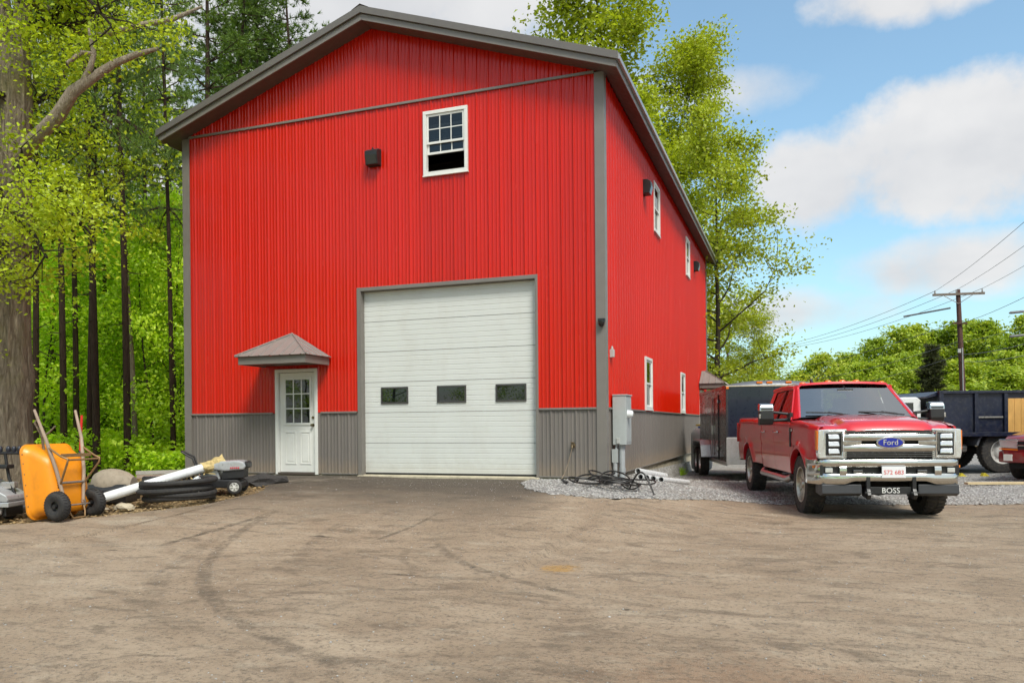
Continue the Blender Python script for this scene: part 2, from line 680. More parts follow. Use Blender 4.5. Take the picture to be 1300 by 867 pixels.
# drive outline (left edge is ragged); beyond it the soil shows
EDGE = [(-40, -12.5), (-12, -7.4), (-7.3, -5.45), (-6.6, -4.85), (-6.0, -4.2), (-5.4, -3.55), (-5.2, -2.6), (-5.55, -1.9), (-6.1, -1.2), (-6.9, -.75), (-7.3, -.30), (-7.35, 0.05)]


def edge_y(x):
    """largest y of the drive left of the pad, as a function of x"""
    p = [q for q in EDGE]
    for a, b in zip(p[:5], p[1:6]):
        if a[0] <= x <= b[0]:
            return a[1] + (b[1] - a[1]) * (x - a[0]) / (b[0] - a[0])
    return 99


def drive_sheet():
    # rows follow the edge polygon: built as a fan of columns in x
    poly = EDGE
    out_x = list(np.linspace(-40, -12, 12)) + list(np.linspace(-12, -7.3, 20))[1:] + list(np.linspace(-7.3, -5.2, 43))[1:] + list(np.linspace(-5.2, 9, 95))[1:] + list(np.linspace(9, 40, 16))[1:]
    rows = []
    rng = random.Random(8)

    def top(x):
        if x < -5.2:
            # outline up to its turning point
            for a, b in zip(poly[:7], poly[1:7]):
                if a[0] <= x <= b[0]:
                    y = a[1] + (b[1] - a[1]) * (x - a[0]) / (b[0] - a[0])
                    return y + rng.uniform(-.05, .05)
        if x <= -0.05:
            return -0.03
        if x < 0.6:
            return 0.0
        return 3.0 if x < 9 else 3.0
    v, f = [], []
    T = [0] + [1 - (1 - t) ** 1.6 for t in np.linspace(0, 1, 60)[1:]]
    for x in out_x:
        yt = top(x)
        for t in T:
            y = -45 + (yt + 45) * t
            v.append((x, y, gz(x, y) + wav(x, y)))
    n = len(T)
    for i in range(len(out_x) - 1):
        for j in range(n - 1):
            f.append((i * n + j, (i + 1) * n + j, (i + 1) * n + j + 1, i * n + j + 1))
    # the pad between edge and left part of the front wall
    ex = [(-5.4, -3.55), (-5.2, -2.6), (-5.55, -1.9), (-6.1, -1.2), (-6.9, -.75), (-7.3, -.30), (-7.35, -.03)]
    o = len(v)
    ys = [q[1] for q in ex]
    yy = np.linspace(-2.6, -.03, 34)
    K = 14
    for y in yy:
        for a, b in zip(ex[1:], ex[2:]):
            if a[1] <= y <= b[1] + 1e-6:
                xl = a[0] + (b[0] - a[0]) * (y - a[1]) / (b[1] - a[1])
                break
        xl += rng.uniform(-.05, .05)
        for k in range(K):
            x = xl + (-5.2 - xl) * k / (K - 1)
            v.append((x, y, gz(x, y) + wav(x, y)))
    for i in range(len(yy) - 1):
        for k in range(K - 1):
            f.append((o + i * K + k, o + i * K + k + 1, o + (i + 1) * K + k + 1, o + (i + 1) * K + k))
    me = bpy.data.meshes.new('drive')
    me.from_pydata(v, [], f)
    me.shade_smooth()
    me.materials.append(M_ASPH)
    return link('drive', me)


struct(drive_sheet())


# ---- gravel sheet and its loose stones
GRAV_FRONT = [(-1.32, -.25), (-1.2, -1.0), (-.85, -1.75), (-.3, -2.15), (.4, -2.15), (1.27, -1.25), (2.1, .1), (3.0, 0.4), (4.3, .9), (5.6, 1.25), (6.6, 1.35), (9, 1.6), (14, 2.2), (22, 3.0)]


def grav_front(x):
    for a, b in zip(GRAV_FRONT, GRAV_FRONT[1:]):
        if a[0] <= x <= b[0]:
            return a[1] + (b[1] - a[1]) * (x - a[0]) / (b[0] - a[0])
    return 0


def gravel_sheet():
    rng = random.Random(5)
    xs = list(np.linspace(-1.32, 0.03, 24)) + list(np.linspace(0.03, 8, 80))[1:] + list(np.linspace(8, 22, 20))[1:]
    v, f = [], []
    n = 50
    for x in xs:
        y0 = grav_front(x) + rng.uniform(-.07, .07)
        y1 = -.02 if x <= 0.03 else 30
        for j in range(n):
            t = (j / (n - 1)) ** (1.0 if x <= .03 else 1.8)
            y = y0 + (y1 - y0) * t
            v.append((x, y, gz(x, y) + wav(x, y) + (.004 if j == 0 else .018)))
    for i in range(len(xs) - 1):
        if abs(xs[i] - .03) < 1e-6:
            pass
        for j in range(n - 1):
            f.append((i * n + j, (i + 1) * n + j, (i + 1) * n + j + 1, i * n + j + 1))
    me = bpy.data.meshes.new('gravel_bed')
    me.from_pydata(v, [], f)
    me.shade_smooth()
    me.materials.append(M_GRAV)
    return link('gravel_bed', me)


struct(gravel_sheet())


def stones(name, pts, sizes, material, flat=.65, seed=1, box=False):
    """many small angular pieces as one mesh"""
    rs = np.random.RandomState(seed)
    n = len(pts)
    base = np.array([(1, 0, 0), (-1, 0, 0), (0, 1, 0), (0, -1, 0), (0, 0, 1), (0, 0, -1)], float)
    fac = np.array([(0, 2, 4), (2, 1, 4), (1, 3, 4), (3, 0, 4), (2, 0, 5), (1, 2, 5), (3, 1, 5), (0, 3, 5)])
    V = np.repeat(base[None], n, 0) * (1 + rs.uniform(-.35, .35, (n, 6, 1)))
    V[:, :, 2] *= flat
    if box:
        V[:, :, 0] *= 2.6
    a = rs.uniform(0, 2 * np.pi, n)
    b = rs.uniform(-.5, .5, n)
    ca, sa, cb, sb = np.cos(a)[:, None], np.sin(a)[:, None], np.cos(b)[:, None], np.sin(b)[:, None]
    x, y, z = V[..., 0].copy(), V[..., 1].copy(), V[..., 2].copy()
    y, z = y * cb - z * sb, y * sb + z * cb
    x, y = x * ca - y * sa, x * sa + y * ca
    V = np.stack([x, y, z], -1) * np.asarray(sizes)[:, None, None] + np.asarray(pts)[:, None, :]
    F = (fac[None] + (np.arange(n) * 6)[:, None, None]).reshape(-1, 3)
    me = np_mesh(name, V.reshape(-1, 3), F)
    me.materials.append(material)
    o = link(name, me)
    o['kind'] = 'stuff'
    return o


def np_mesh(name, V, F):
    me = bpy.data.meshes.new(name)
    V = np.ascontiguousarray(V, dtype=np.float32)
    F = np.ascontiguousarray(F, dtype=np.int32)
    k = F.shape[1]
    me.vertices.add(len(V))
    me.vertices.foreach_set('co', V.ravel())
    me.loops.add(F.size)
    me.loops.foreach_set('vertex_index', F.ravel())
    me.polygons.add(len(F))
    me.polygons.foreach_set('loop_start', np.arange(len(F), dtype=np.int32) * k)
    me.update(calc_edges=True)
    me.validate()
    return me


def island_material(name, stops, rough=.85, transl=0.0, spec=.3):
    g = NG(name)
    ge = g.N.new('ShaderNodeNewGeometry')
    oi = g.N.new('ShaderNodeObjectInfo')
    r = g.math('ADD', g.math('MULTIPLY', ge.outputs['Random Per Island'], .62), g.math('MULTIPLY', oi.outputs['Random'], .38))
    c = g.ramp(r, stops)
    p = g.principled(Base_Color=c, Roughness=rough, Specular_IOR_Level=spec)
    if transl:
        t = g.N.new('ShaderNodeBsdfTranslucent')
        g.L.new(g.mix(1.0, c, (transl * 2, transl * 2, transl), 'MULTIPLY'), t.inputs[0])
        mx = g.N.new('ShaderNodeAddShader')
        g.L.new(p.outputs[0], mx.inputs[0])
        g.L.new(t.outputs[0], mx.inputs[1])
        g.L.new(mx.outputs[0], g.out.inputs[0])
    MATS[name] = g.m
    return g.m


M_STONE = island_material('gravel_stone', [(0, (.11, .103, .097)), (.5, (.29, .275, .26)), (1, (.55, .53, .50))])
M_CHIP = island_material('wood_chip', [(0, (.16, .095, .04)), (.5, (.36, .24, .11)), (1, (.55, .42, .24))])


def scatter_gravel():
    rs = np.random.RandomState(11)
    pts, sz = [], []
    while len(pts) < 15000:
        x = rs.uniform(-1.3, 9)
        y = rs.uniform(-2.3, 9) if rs.rand() < .75 else rs.uniform(-2.3, 3)
        if y < grav_front(x) + rs.normal(0, .06) - .03:
            continue
        if x < .06 and y > -.03:
            continue
        pts.append((x, y, gz(x, y) + wav(x, y) + .018))
        sz.append(rs.uniform(.010, .026) * (1.25 if rs.rand() < .1 else 1))
    stones('gravel_stones', pts, sz, M_STONE, .7, 2)
    pts, sz = [], []
    while len(pts) < 5500:                                 # loose grit on the asphalt
        x, y = rs.uniform(-6, 9), rs.uniform(-11, 1)
        if x < -5.2 and y > edge_y(x):
            continue
        if y > -.1 and x < .2:
            continue
        pts.append((x, y, gz(x, y) + wav(x, y) + .002))
        sz.append(rs.uniform(.003, .009) * (1.7 if rs.rand() < .05 else 1))
    stones('loose_grit', pts, sz, M_STONE, .6, 3)


scatter_gravel()
# ------------------------------------------------------------------ the metal barn
BW, BL, BH = 9.03, 16.86, 7.03
SL = 0.343
M_RED = mat('red_steel', (0.53, 0.012, 0.0025), .19, var=.07, scale=1.5, stretch=(3, 3, .25), spec=.38, bump=.035, bscale=2.2, bdist=.012, sheet=.05)
M_GREY = mat('taupe_steel', (0.165, 0.148, 0.135), .36, var=.08, scale=1.5, stretch=(3, 3, .3), dirt=(.22, .18, .14), dirt_amt=.18, spec=.4, sheet=.04, splash=.55, bump=.10, bscale=2.2, bdist=.012)
M_TRIM = mat('taupe_trim', (0.185, 0.168, 0.150), .40, var=.08, scale=3)
M_SOFF = mat('brown_soffit', (0.105, 0.080, 0.072), .5, var=.1, scale=4)
M_ROOF = mat('taupe_roof_steel', (0.22, 0.20, 0.185), .35, var=.08, scale=3)
M_WHITE = mat('white_vinyl', (0.72, 0.72, 0.68), .35, var=.04, scale=3, dirt=(.55, .52, .44), dirt_amt=.12)
M_DOORW = mat('white_door_steel', (0.63, 0.645, 0.615), .38, var=.035, scale=1.2, stretch=(1, 1, .5), dirt=(.5, .47, .40), dirt_amt=.16, splash=.22)
M_CONC = mat('concrete', (0.50, 0.44, 0.32), .85, var=.2, scale=3, bump=.4, bscale=30, bdist=.01, dirt=(.22, .19, .13), dirt_amt=.5)
M_BLACK = mat('black_plastic', (0.016, 0.016, 0.017), .42, var=.2, scale=8)
M_RUBBER = mat('black_rubber', (0.022, 0.021, 0.021), .75, var=.25, scale=9, dirt=(.10, .085, .065), dirt_amt=.35)
_g = NG('dark_pane')
_g.principled(Base_Color=(.006, .008, .008), Roughness=.012, Specular_IOR_Level=.9, Normal=_g.bump(_g.noise(1.4, 2, .5), .05, .02))
MATS['dark_pane'] = _g.m
M_PANE = glass_mat('window_glass', clear=.5, ior=1.5)
M_CHROME = mat('chrome', (0.60, 0.60, 0.585), .06, 1.0, var=.03, scale=4)
M_INT = mat('dark_interior', (0.03, 0.028, 0.026), .9, var=.2)

barn = thing('metal_barn', 'tall red ribbed steel barn with taupe trim and white roll-up door', 'barn', (0, 0, 0))


RIB = [(-.026, 0), (-.0225, .0008), (-.017, .0085), (-.011, .0190), (-.005, .0235), (.005, .0235), (.011, .0190), (.017, .0085), (.0225, .0008), (.026, 0)]
for _c0 in (.0762, .1524):
    RIB += [(_c0 - .0165, 0), (_c0 - .0135, .0006), (_c0 - .0085, .0052), (_c0 - .003, .0090), (_c0 + .003, .0090), (_c0 + .0085, .0052), (_c0 + .0135, .0006), (_c0 + .0165, 0)]


def rib_profile(w0, w1, phase=0.0):
    """breakpoints (u, height) of ribbed steel from w0 to w1; ribs every 0.2286 m"""
    pts = []
    P = .2286
    k = int(math.floor((w0 - phase) / P)) - 1
    while phase + k * P < w1 + P:
        c = phase + k * P
        for du, h in RIB:
            pts.append((c + du, h))
        k += 1
    def hgt(u):
        for a, b in zip(pts, pts[1:]):
            if a[0] <= u <= b[0]:
                return a[1] + (b[1] - a[1]) * (u - a[0]) / max(b[0] - a[0], 1e-9)
        return 0
    us = sorted({w0, w1} | {u for u, h in pts if w0 + .002 < u < w1 - .002})
    return [(u, hgt(u)) for u in us], hgt


def siding(place, u0, u1, zlo, zhi, openings, material, parent, phase=0, name='siding_panel', top=None):
    """steel sheets 0.914 m wide; place(u, h, z) -> point; openings: (ua, ub, za, zb); top(u) upper edge"""
    cuts = [u0]
    k = math.ceil((u0 - phase) / .9144 + 1e-6)
    while phase + k * .9144 < u1 - 1e-6:
        cuts.append(phase + k * .9144)
        k += 1
    cuts.append(u1)
    for a, b in zip(cuts, cuts[1:]):
        if b - a < .02:
            continue
        prof, hg = rib_profile(a + .0005, b - .0005, phase)
        us = {u for u, h in prof} | {o[i] for o in openings for i in (0, 1) if a < o[i] < b}
        us = sorted(us)
        us = [u for k2, u in enumerate(us) if k2 == 0 or u - us[k2 - 1] > 3e-4]
        mb = MB()
        for p, q in zip(us, us[1:]):
            if q - p < 1e-5:
                continue
            tp = top(p) if top else zhi
            tq = top(q) if top else zhi
            if min(tp, tq) <= zlo:
                continue
            segs = [(zlo, zhi)]
            mid = (p + q) / 2
            for ua, ub, za, zb in openings:
                if ua <= mid <= ub:
                    ns = []
                    for s0, s1 in segs:
                        if zb <= s0 or za >= s1:
                            ns.append((s0, s1))
                        else:
                            if za > s0:
                                ns.append((s0, za))
                            if zb < s1:
                                ns.append((zb, s1))
                    segs = ns
            for s0, s1 in segs:
                e1 = tp if (top and s1 == zhi) else s1
                e2 = tq if (top and s1 == zhi) else s1
                mb.add([place(p, hg(p), s0), place(q, hg(q), s0), place(q, hg(q), e2), place(p, hg(p), e1)], [(0, 1, 2, 3)])
        if mb.f:
            mb.build(name, material, parent, merge=True, smooth=55, recalc=False)


GD = (-4.80, -1.24, 0.0, 3.55)           # garage door opening
PD = (-6.77, -5.78, 0.0, 2.10)           # entry door
WN = (-3.42, -2.52, 5.61, 6.81)          # upper window
fr = lambda u, h, z: (u, -h, z)
ri = lambda u, h, z: (h, u, z)
le = lambda u, h, z: (-BW - h, u, z)
bk = lambda u, h, z: (u, BL + h, z)
front_wall = link('front_wall', None, barn)
front_wall.empty_display_size = .1
side_wall = link('side_wall', None, barn)
rear_wall = link('rear_wall', None, barn)
ops = [GD, PD, WN]
siding(fr, -BW + .02, -.02, 0.02, 1.215, ops, M_GREY, front_wall, phase=-BW + .05)
siding(fr, -BW + .02, -.02, 1.225, 7.02, ops, M_RED, front_wall, phase=-BW + .05)
gtop = lambda u: BH + SL * (BW / 2 - abs(u + BW / 2)) + .02
siding(fr, -BW + .02, -.02, 7.06, 99, [], M_RED, front_wall, phase=-BW + .05, top=gtop)
SW = [(5.10, 5.95, 5.47, 6.63), (10.95, 11.80, 5.47, 6.63), (3.82, 4.67, 1.26, 2.42), (9.55, 10.40, 1.26, 2.42)]
SD = (14.45, 15.40, 0.0, 2.1)
siding(ri, .02, BL - .02, 0.02, 1.215, SW + [SD], M_GREY, side_wall, phase=.05)
siding(ri, .02, BL - .02, 1.225, 7.03, SW + [SD], M_RED, side_wall, phase=.05)
siding(le, .02, BL - .02, 0.02, 1.215, [], M_GREY, rear_wall, phase=.05)
siding(le, .02, BL - .02, 1.225, 7.03, [], M_RED, rear_wall, phase=.05)
siding(bk, -BW + .02, -.02, 0.02, 1.215, [], M_GREY, rear_wall, phase=-BW + .05)
siding(bk, -BW + .02, -.02, 1.225, 99, [], M_RED, rear_wall, phase=-BW + .05, top=gtop)

# inner lining keeps the inside dark
mb = MB()
mb.bx((-BW + .10, .10, .03), (-.10, BL - .10, .05))
mb.bx((-BW + .10, .10, 3.9), (-.10, BL - .10, 3.95))
mb.build('floor_slab', M_INT, barn)
MB().bx((-BW + .15, 3.2, 3.96), (-.15, 3.25, 7.0)).build('added_inner_wall', mat('bare_plywood', (.46, .36, .24), .8, var=.2, scale=3), barn)  # made-up wall, added so the open upper window isn't pure black
# foundation
mb = MB()
mb.bx((-BW + .02, .02, -.95), (-.02, .22, .012)).bx((-.20, .22, -.95), (-.015, BL - .02, .012))
mb.bx((-BW + .02, .22, -.95), (-BW + .2, BL - .02, .012)).bx((-BW + .2, BL - .2, -.95), (-.2, BL - .02, .012))
mb.build('foundation', M_CONC, barn, bevel=.01)

# trims
def trim(name, boxes, m=None, parent=None, bevel=.004):
    mb = MB()
    for a, b in boxes:
        mb.bx(a, b)
    return mb.build(name, m or M_TRIM, parent or barn, bevel=bevel)


cw = .145
trim('corner_trim', [((-cw, -.030, -.02), (.0300, -.0005, 7.03)), ((.0005, -.0005, -.02), (.030, cw, 7.03))])
trim('corner_trim', [((-BW - .03, -.030, -.02), (-BW + cw, -.0005, 7.03)), ((-BW - .03, -.0005, -.02), (-BW - .0005, cw, 7.03))])
trim('corner_trim', [((.0005, BL - cw, -.02), (.030, BL + .03, 7.03))])
trim('wainscot_cap', [((-BW + cw + .002, -.036, 1.205), (PD[0] - .07, -.0005, 1.240))])
trim('wainscot_cap', [((PD[1] + .07, -.036, 1.205), (GD[0] - .10, -.0005, 1.240))])
trim('wainscot_cap', [((GD[1] + .045, -.036, 1.205), (-cw - .002, -.0005, 1.240))])
trim('wainscot_cap', [((.0005, cw + .002, 1.205), (.036, SW[2][0] - .062, 1.240))])
trim('wainscot_cap', [((.0005, SW[2][1] + .062, 1.205), (.036, SW[3][0] - .062, 1.240))])
trim('wainscot_cap', [((.0005, SW[3][1] + .062, 1.205), (.036, SD[0] - .062, 1.240))])
trim('base_trim', [((-BW + cw + .002, -.034, .012), (PD[0] - .07, -.0005, .035))])
trim('base_trim', [((PD[1] + .07, -.034, .012), (GD[0] - .10, -.0005, .035))])
trim('base_trim', [((GD[1] + .045, -.034, .012), (-cw - .002, -.0005, .035))])
trim('base_trim', [((.0005, cw + .002, .012), (.034, SD[0] - .062, .035))])
trim('gable_belt_trim', [((-BW + cw + .002, -.040, 7.018), (-cw - .002, -.0005, 7.063))])

# ---- roof
OV_F, OV_S = .38, .33
roof = link('roof', None, barn)


def roof_half(sgn):
    """roof sheets on one slope, sgn +1 = right"""
    xr = -BW / 2
    def pt(s, y, up):           # s: distance from ridge horizontally
        x = xr + sgn * s
        z = BH + .19 + SL * (BW / 2 - s)
        return Vector((x, y, z)) + Vector((sgn * SL, 0, 1)).normalized() * up
    half = BW / 2 + OV_S + .03
    y0, y1 = -OV_F - .02, BL + OV_F
    k = 0
    y = y0
    while y < y1 - .01:
        b = min(y + .9144, y1)
        prof, hg = rib_profile(y + .0005, b - .0005, y0 + .03)
        mb = MB()
        mb.grid([[pt(0.0, u, h) for u, h in prof], [pt(half, u, h) for u, h in prof]])
        mb.build('roof_panel', M_ROOF, roof, merge=True, smooth=20)
        y = b
    # deck below the sheets, eave fascia, soffit, drip edge
    mb = MB()
    a = [pt(.02, y0 + .02, -.015), pt(half - .03, y0 + .02, -.015), pt(half - .03, y1 - .02, -.015), pt(.02, y1 - .02, -.015)]
    bb = [p - Vector((0, 0, .03)) for p in a]
    mb.add(a + bb, [(0, 1, 2, 3), (7, 6, 5, 4), (0, 4, 5, 1), (1, 5, 6, 2), (2, 6, 7, 3), (3, 7, 4, 0)])
    mb.build('roof_deck', M_SOFF, roof)
    xe = xr + sgn * (BW / 2 + OV_S)
    ze = BH - SL * OV_S
    x0, x1 = sorted((xe, xe - sgn * .02))
    MB().bx((x0, -OV_F, ze - .01), (x1, BL + OV_F, ze + .165)).build('eave_fascia', M_TRIM, roof, bevel=.003)
    g0, g1 = sorted((xe + sgn * .002, xe + sgn * .055))
    MB().bx((g0, -OV_F - .02, ze + .10), (g1, BL + OV_F, ze + .185)).build('eave_drip_edge', MATS['pale_metal'], roof, bevel=.006)
    s0, s1 = sorted((xr + sgn * (BW / 2 + .001), xe - sgn * .021))
    MB().add([(xr + sgn * (BW / 2 + .032), -.002, BH - .012), (xe - sgn * .021, -.002, ze - .003), (xe - sgn * .021, BL, ze - .003), (xr + sgn * (BW / 2 + .032), BL, BH - .012)], [(0, 1, 2, 3)]).build('eave_soffit', M_SOFF, roof)
    # rake: fascia board, roof edge trim, soffit
    for yy, d in ((-OV_F, -1), (BL + OV_F, 1)):
        def P(s, z, y):
            return (xr + sgn * s, y, BH + SL * (BW / 2 - s) + z)
        def strip(name, z0, z1, ya, yb, m):
            sa, sb = .001, BW / 2 + OV_S + (.03 if z0 > .1 else 0)
            q = [P(sa, z0, ya), P(sb, z0, ya), P(sb, z0, yb), P(sa, z0, yb), P(sa, z1, ya), P(sb, z1, ya), P(sb, z1, yb), P(sa, z1, yb)]
            MB().add(q, [(0, 3, 2, 1), (4, 5, 6, 7), (0, 1, 5, 4), (1, 2, 6, 5), (2, 3, 7, 6), (3, 0, 4, 7)]).build(name, m, roof, bevel=.003)
        strip('rake_fascia', -.015, .10, yy, yy - d * .03, M_TRIM)
        strip('rake_edge_trim', .105, .235, yy + d * .045, yy - d * .02, MATS['rake_trim'])
        if d < 0:
            q = [P(.001, -.008, yy + .031), P(BW / 2 + OV_S - .022, -.008, yy + .031), P(BW / 2 + OV_S - .022, -.008, -.003), P(.001, -.008, -.003)]
            MB().add(q, [(0, 1, 2, 3)]).build('rake_soffit', M_SOFF, roof)
    q = [(xe - sgn * .0, -OV_F + .0, ze - .012), (xr + sgn * (BW / 2), -OV_F, ze - .012)]


mat('pale_metal', (.42, .40, .37), .3, .6, var=.06)
mat('rake_trim', (.135, .122, .110), .42, var=.06)
roof_half(1)
roof_half(-1)
mb = MB()
for sg in (1, -1):
    mb.add([(-BW / 2, -OV_F - .05, BH + .265 + SL * BW / 2), (-BW / 2 + sg * .18, -OV_F - .05, BH + .235 + SL * (BW / 2 - .18)), (-BW / 2 + sg * .18, BL + OV_F + .05, BH + .235 + SL * (BW / 2 - .18)), (-BW / 2, BL + OV_F + .05, BH + .265 + SL * BW / 2)], [(0, 1, 2, 3)])
mb.build('ridge_cap', M_ROOF, roof, merge=True)

# ---- garage door: six sections, ribbed, three windows
gd = link('garage_door', None, barn)
trim('door_jamb', [((GD[0] - .075, -.034, .0), (GD[0] - .0, -.0005, GD[3] + .07)), ((GD[0] - .001, -.033, 0), (GD[0] + .012, .155, GD[3]))], parent=gd)
trim('door_jamb', [((GD[1] + .0, -.034, .0), (GD[1] + .04, -.0005, GD[3] + .07)), ((GD[1] - .012, -.033, 0), (GD[1] + .001, .155, GD[3]))], parent=gd)
trim('door_header', [((GD[0] + .001, -.0345, GD[3]), (GD[1] - .001, .155, GD[3] + .068))], parent=gd)
h0 = .035
hs = (GD[3] - h0) / 6
for k in range(6):
    z0, z1 = h0 + k * hs + .003, h0 + (k + 1) * hs - .003
    rows = []
    zs = []
    nrib = 6
    step = (z1 - z0) / nrib
    zs.append((z0, .012))
    zs.append((z0, 0))
    for i in range(nrib):
        zb = z0 + i * step
        if i:
            zs += [(zb - .008, 0), (zb - .003, .0045), (zb + .003, .0045), (zb + .008, 0)]
    zs += [(z1 - .004, 0), (z1, .012)]
    yb = .105
    rows = [[(GD[0] + .013, yb + d, z), (GD[1] - .013, yb + d, z)] for z, d in zs]
    sec = MB().grid(rows).build('door_section', M_DOORW, gd, merge=True)
    if k == 2:
        for xa, xb in ((-4.43, -3.85), (-3.24, -2.65), (-2.06, -1.47)):
            za, zb = 1.375, 1.69
            fm = MB()
            fw = .028
            fm.bx((xa, yb - .022, za), (xb, yb + .004, za + fw)).bx((xa, yb - .022, zb - fw), (xb, yb + .004, zb))
            fm.bx((xa, yb - .0215, za + fw), (xa + fw, yb + .004, zb - fw)).bx((xb - fw, yb - .0215, za + fw), (xb, yb + .004, zb - fw))
            wf = fm.build('window_frame', mat('dark_grey_frame', (.055, .052, .05), .45), gd, bevel=.003)
            # opaque pane, the hall's darkness is put into its colour
            MB().bx((xa + fw, yb - .010, za + fw), (xb - fw, yb - .006, zb - fw)).build('window_pane', MATS['dark_pane'], gd)
MB().bx((GD[0] + .014, .10, .005), (GD[1] - .014, .15, h0 + .003)).build('bottom_seal', M_BLACK, gd)
MB().bx((GD[0] - .05, -.12, -.10), (GD[1] + .05, .25, .003)).build('door_sill', M_CONC, gd, bevel=.006)

# ---- entry doors with small hipped canopies
def entry_door(parent, width=.86):
    """local frame: wall plane y = 0, outside -y, centred at x = 0"""
    w = .495
    d = link('entry_door', None, parent)
    fm = MB()
    fm.bx((-w, -.045, 0), (-w + .065, .08, 2.10)).bx((w - .065, -.045, 0), (w, .08, 2.10)).bx((-w + .065, -.0445, 2.035), (w - .065, .08, 2.10))
    fm.build('door_frame', M_WHITE, d, bevel=.004)
    leaf = MB()
    l = w - .072
    leaf.bx((-l, .022, .045), (l, .06, 2.028))
    leaf.build('door_leaf', M_WHITE, d, bevel=.003)
    lf = d
    MB().bx((-w + .066, -.06, .002), (w - .066, .08, .040)).build('threshold', mat('brown_threshold', (.09, .07, .055), .5), d, bevel=.003)
    # nine lights
    x0, x1, z0, z1 = -.285, .285, 1.02, 1.90
    fm = MB()
    fm.bx((x0 - .04, .006, z0 - .04), (x1 + .04, .021, z0)).bx((x0 - .04, .006, z1), (x1 + .04, .021, z1 + .04))
    fm.bx((x0 - .04, .0065, z0), (x0, .021, z1)).bx((x1, .0065, z0), (x1 + .04, .021, z1))
    wf = fm.build('window_frame', M_WHITE, lf, bevel=.004)
    for i in (1, 2):
        x = x0 + (x1 - x0) * i / 3
        MB().bx((x - .011, .009, z0), (x + .011, .020, z1)).build('glazing_bar', M_WHITE, lf)
        z = z0 + (z1 - z0) * i / 3
        MB().bx((x0, .0085, z - .011), (x1, .0195, z + .011)).build('glazing_bar', M_WHITE, lf)
    for i in range(3):
        for j in range(3):
            xa, xb = x0 + (x1 - x0) * i / 3 + .012, x0 + (x1 - x0) * (i + 1) / 3 - .012
            za, zb = z0 + (z1 - z0) * j / 3 + .012, z0 + (z1 - z0) * (j + 1) / 3 - .012
            MB().bx((xa, .015, za), (xb, .0185, zb)).build('window_pane', MATS['dark_pane'], lf)
    # raised lower panels
    for xa, xb in ((-.30, -.045), (.045, .30)):
        pm = MB()
        za, zb = .20, .86
        for a, b in (((xa, .012, za), (xb, .0215, za + .03)), ((xa, .012, zb - .03), (xb, .0215, zb)), ((xa, .0125, za + .03), (xa + .03, .0215, zb - .03)), ((xb - .03, .0125, za + .03), (xb, .0215, zb - .03))):
            pm.bx(a, b)
        pm.bx((xa + .055, .014, za + .055), (xb - .055, .0215, zb - .055))
        pm.build('raised_panel', M_WHITE, lf, bevel=.004)
    kb = MB()
    kb.lathe([(0, -.062), (.024, -.058), (.03, -.045), (.026, -.028), (.012, -.02), (.012, 0), (.032, .002), (.032, .008), (0, .008)], 14, 'Y', (l - .065, .014, .98))
    kb.lathe([(0, -.018), (.026, -.016), (.028, 0), (0, .004)], 14, 'Y', (l - .065, .018, 1.13))
    kb.build('door_knob', mat('aged_brass', (.22, .17, .09), .35, 1.0), lf, smooth=50)
    return d


def canopy(parent):
    c = link('door_canopy', None, parent)
    xa, xb, d = -.76, .76, .84
    z0, z1, za = 2.15, 2.295, 2.78
    mb = MB()
    t = .03
    mb.bx((xa, -d, z0), (xb, -d + t, z1)).bx((xa, -d + t + .001, z0), (xa + t, -.036, z1)).bx((xb - t, -d + t + .001, z0), (xb, -.036, z1))
    mb.build('canopy_fascia', M_TRIM, c, bevel=.003)
    MB().bx((xa + t + .001, -d + t + .001, z0 + .02), (xb - t - .001, -.036, z0 + .035)).build('canopy_soffit', M_SOFF, c)
    e = .05
    A = Vector((0, -.03, za))
    A0 = Vector((0, -.16, za))
    FL, FR = Vector((xa - e, -d - e, z1 + .01)), Vector((xb + e, -d - e, z1 + .01))
    WL, WR = Vector((xa - e, -.03, z1 + .01)), Vector((xb + e, -.03, z1 + .01))

    def face(a, b, top, nrib, topb=None):
        """ribbed roof plane with eave a-b and the top point(s)"""
        topb = topb or top
        mbx = MB()
        nrm = (b - a).cross(top - a).normalized()
        if nrm.z < 0:
            nrm = -nrm
        th = nrm * .012
        mbx.add([a, b, topb, top, a - th, b - th, topb - th, top - th], [(0, 1, 2, 3), (4, 7, 6, 5), (0, 4, 5, 1), (1, 5, 6, 2), (3, 2, 6, 7), (0, 3, 7, 4)])
        mbx.build('canopy_roof_panel', M_ROOF, c, merge=True)
        # raised ribs run straight up the slope to the hips
        L = (b - a).length
        ed = (b - a).normalized()
        upd = nrm.cross(ed).normalized()
        if upd.z < 0:
            upd = -upd
        ta = (top - a).dot(ed)
        tb = (topb - a).dot(ed)
        H = (top - a).dot(upd)
        for k in range(nrib):
            s = L * (k + .5) / nrib
            if s < ta - 1e-6:
                hh = H * s / ta
            elif s > tb:
                hh = H * (L - s) / max(L - tb, 1e-6)
            else:
                hh = H
            if hh < .06:
                continue
            p0, p1 = a + ed * s - upd * .006, a + ed * s + upd * (hh - .01)
            w = ed * .017
            w2 = ed * .008
            q = [p0 - w, p0 + w, p1 + w, p1 - w, p0 - w2 + nrm * .016, p0 + w2 + nrm * .016, p1 + w2 + nrm * .016, p1 - w2 + nrm * .016]
            MB().add(q, [(4, 5, 6, 7), (0, 1, 5, 4), (1, 2, 6, 5), (2, 3, 7, 6), (3, 0, 4, 7)]).build('canopy_rib', M_ROOF, c)
    face(FL, FR, A0, 7)
    face(WL, FL, A, 4, A0)
    face(FR, WR, A0, 4, A)
    for p, q in ((FL, A0), (FR, A0)):
        MB().tube([p + Vector((0, 0, .012)), q + Vector((0, 0, .014))], .016, 6).build('hip_cap', M_ROOF, c)
    return c


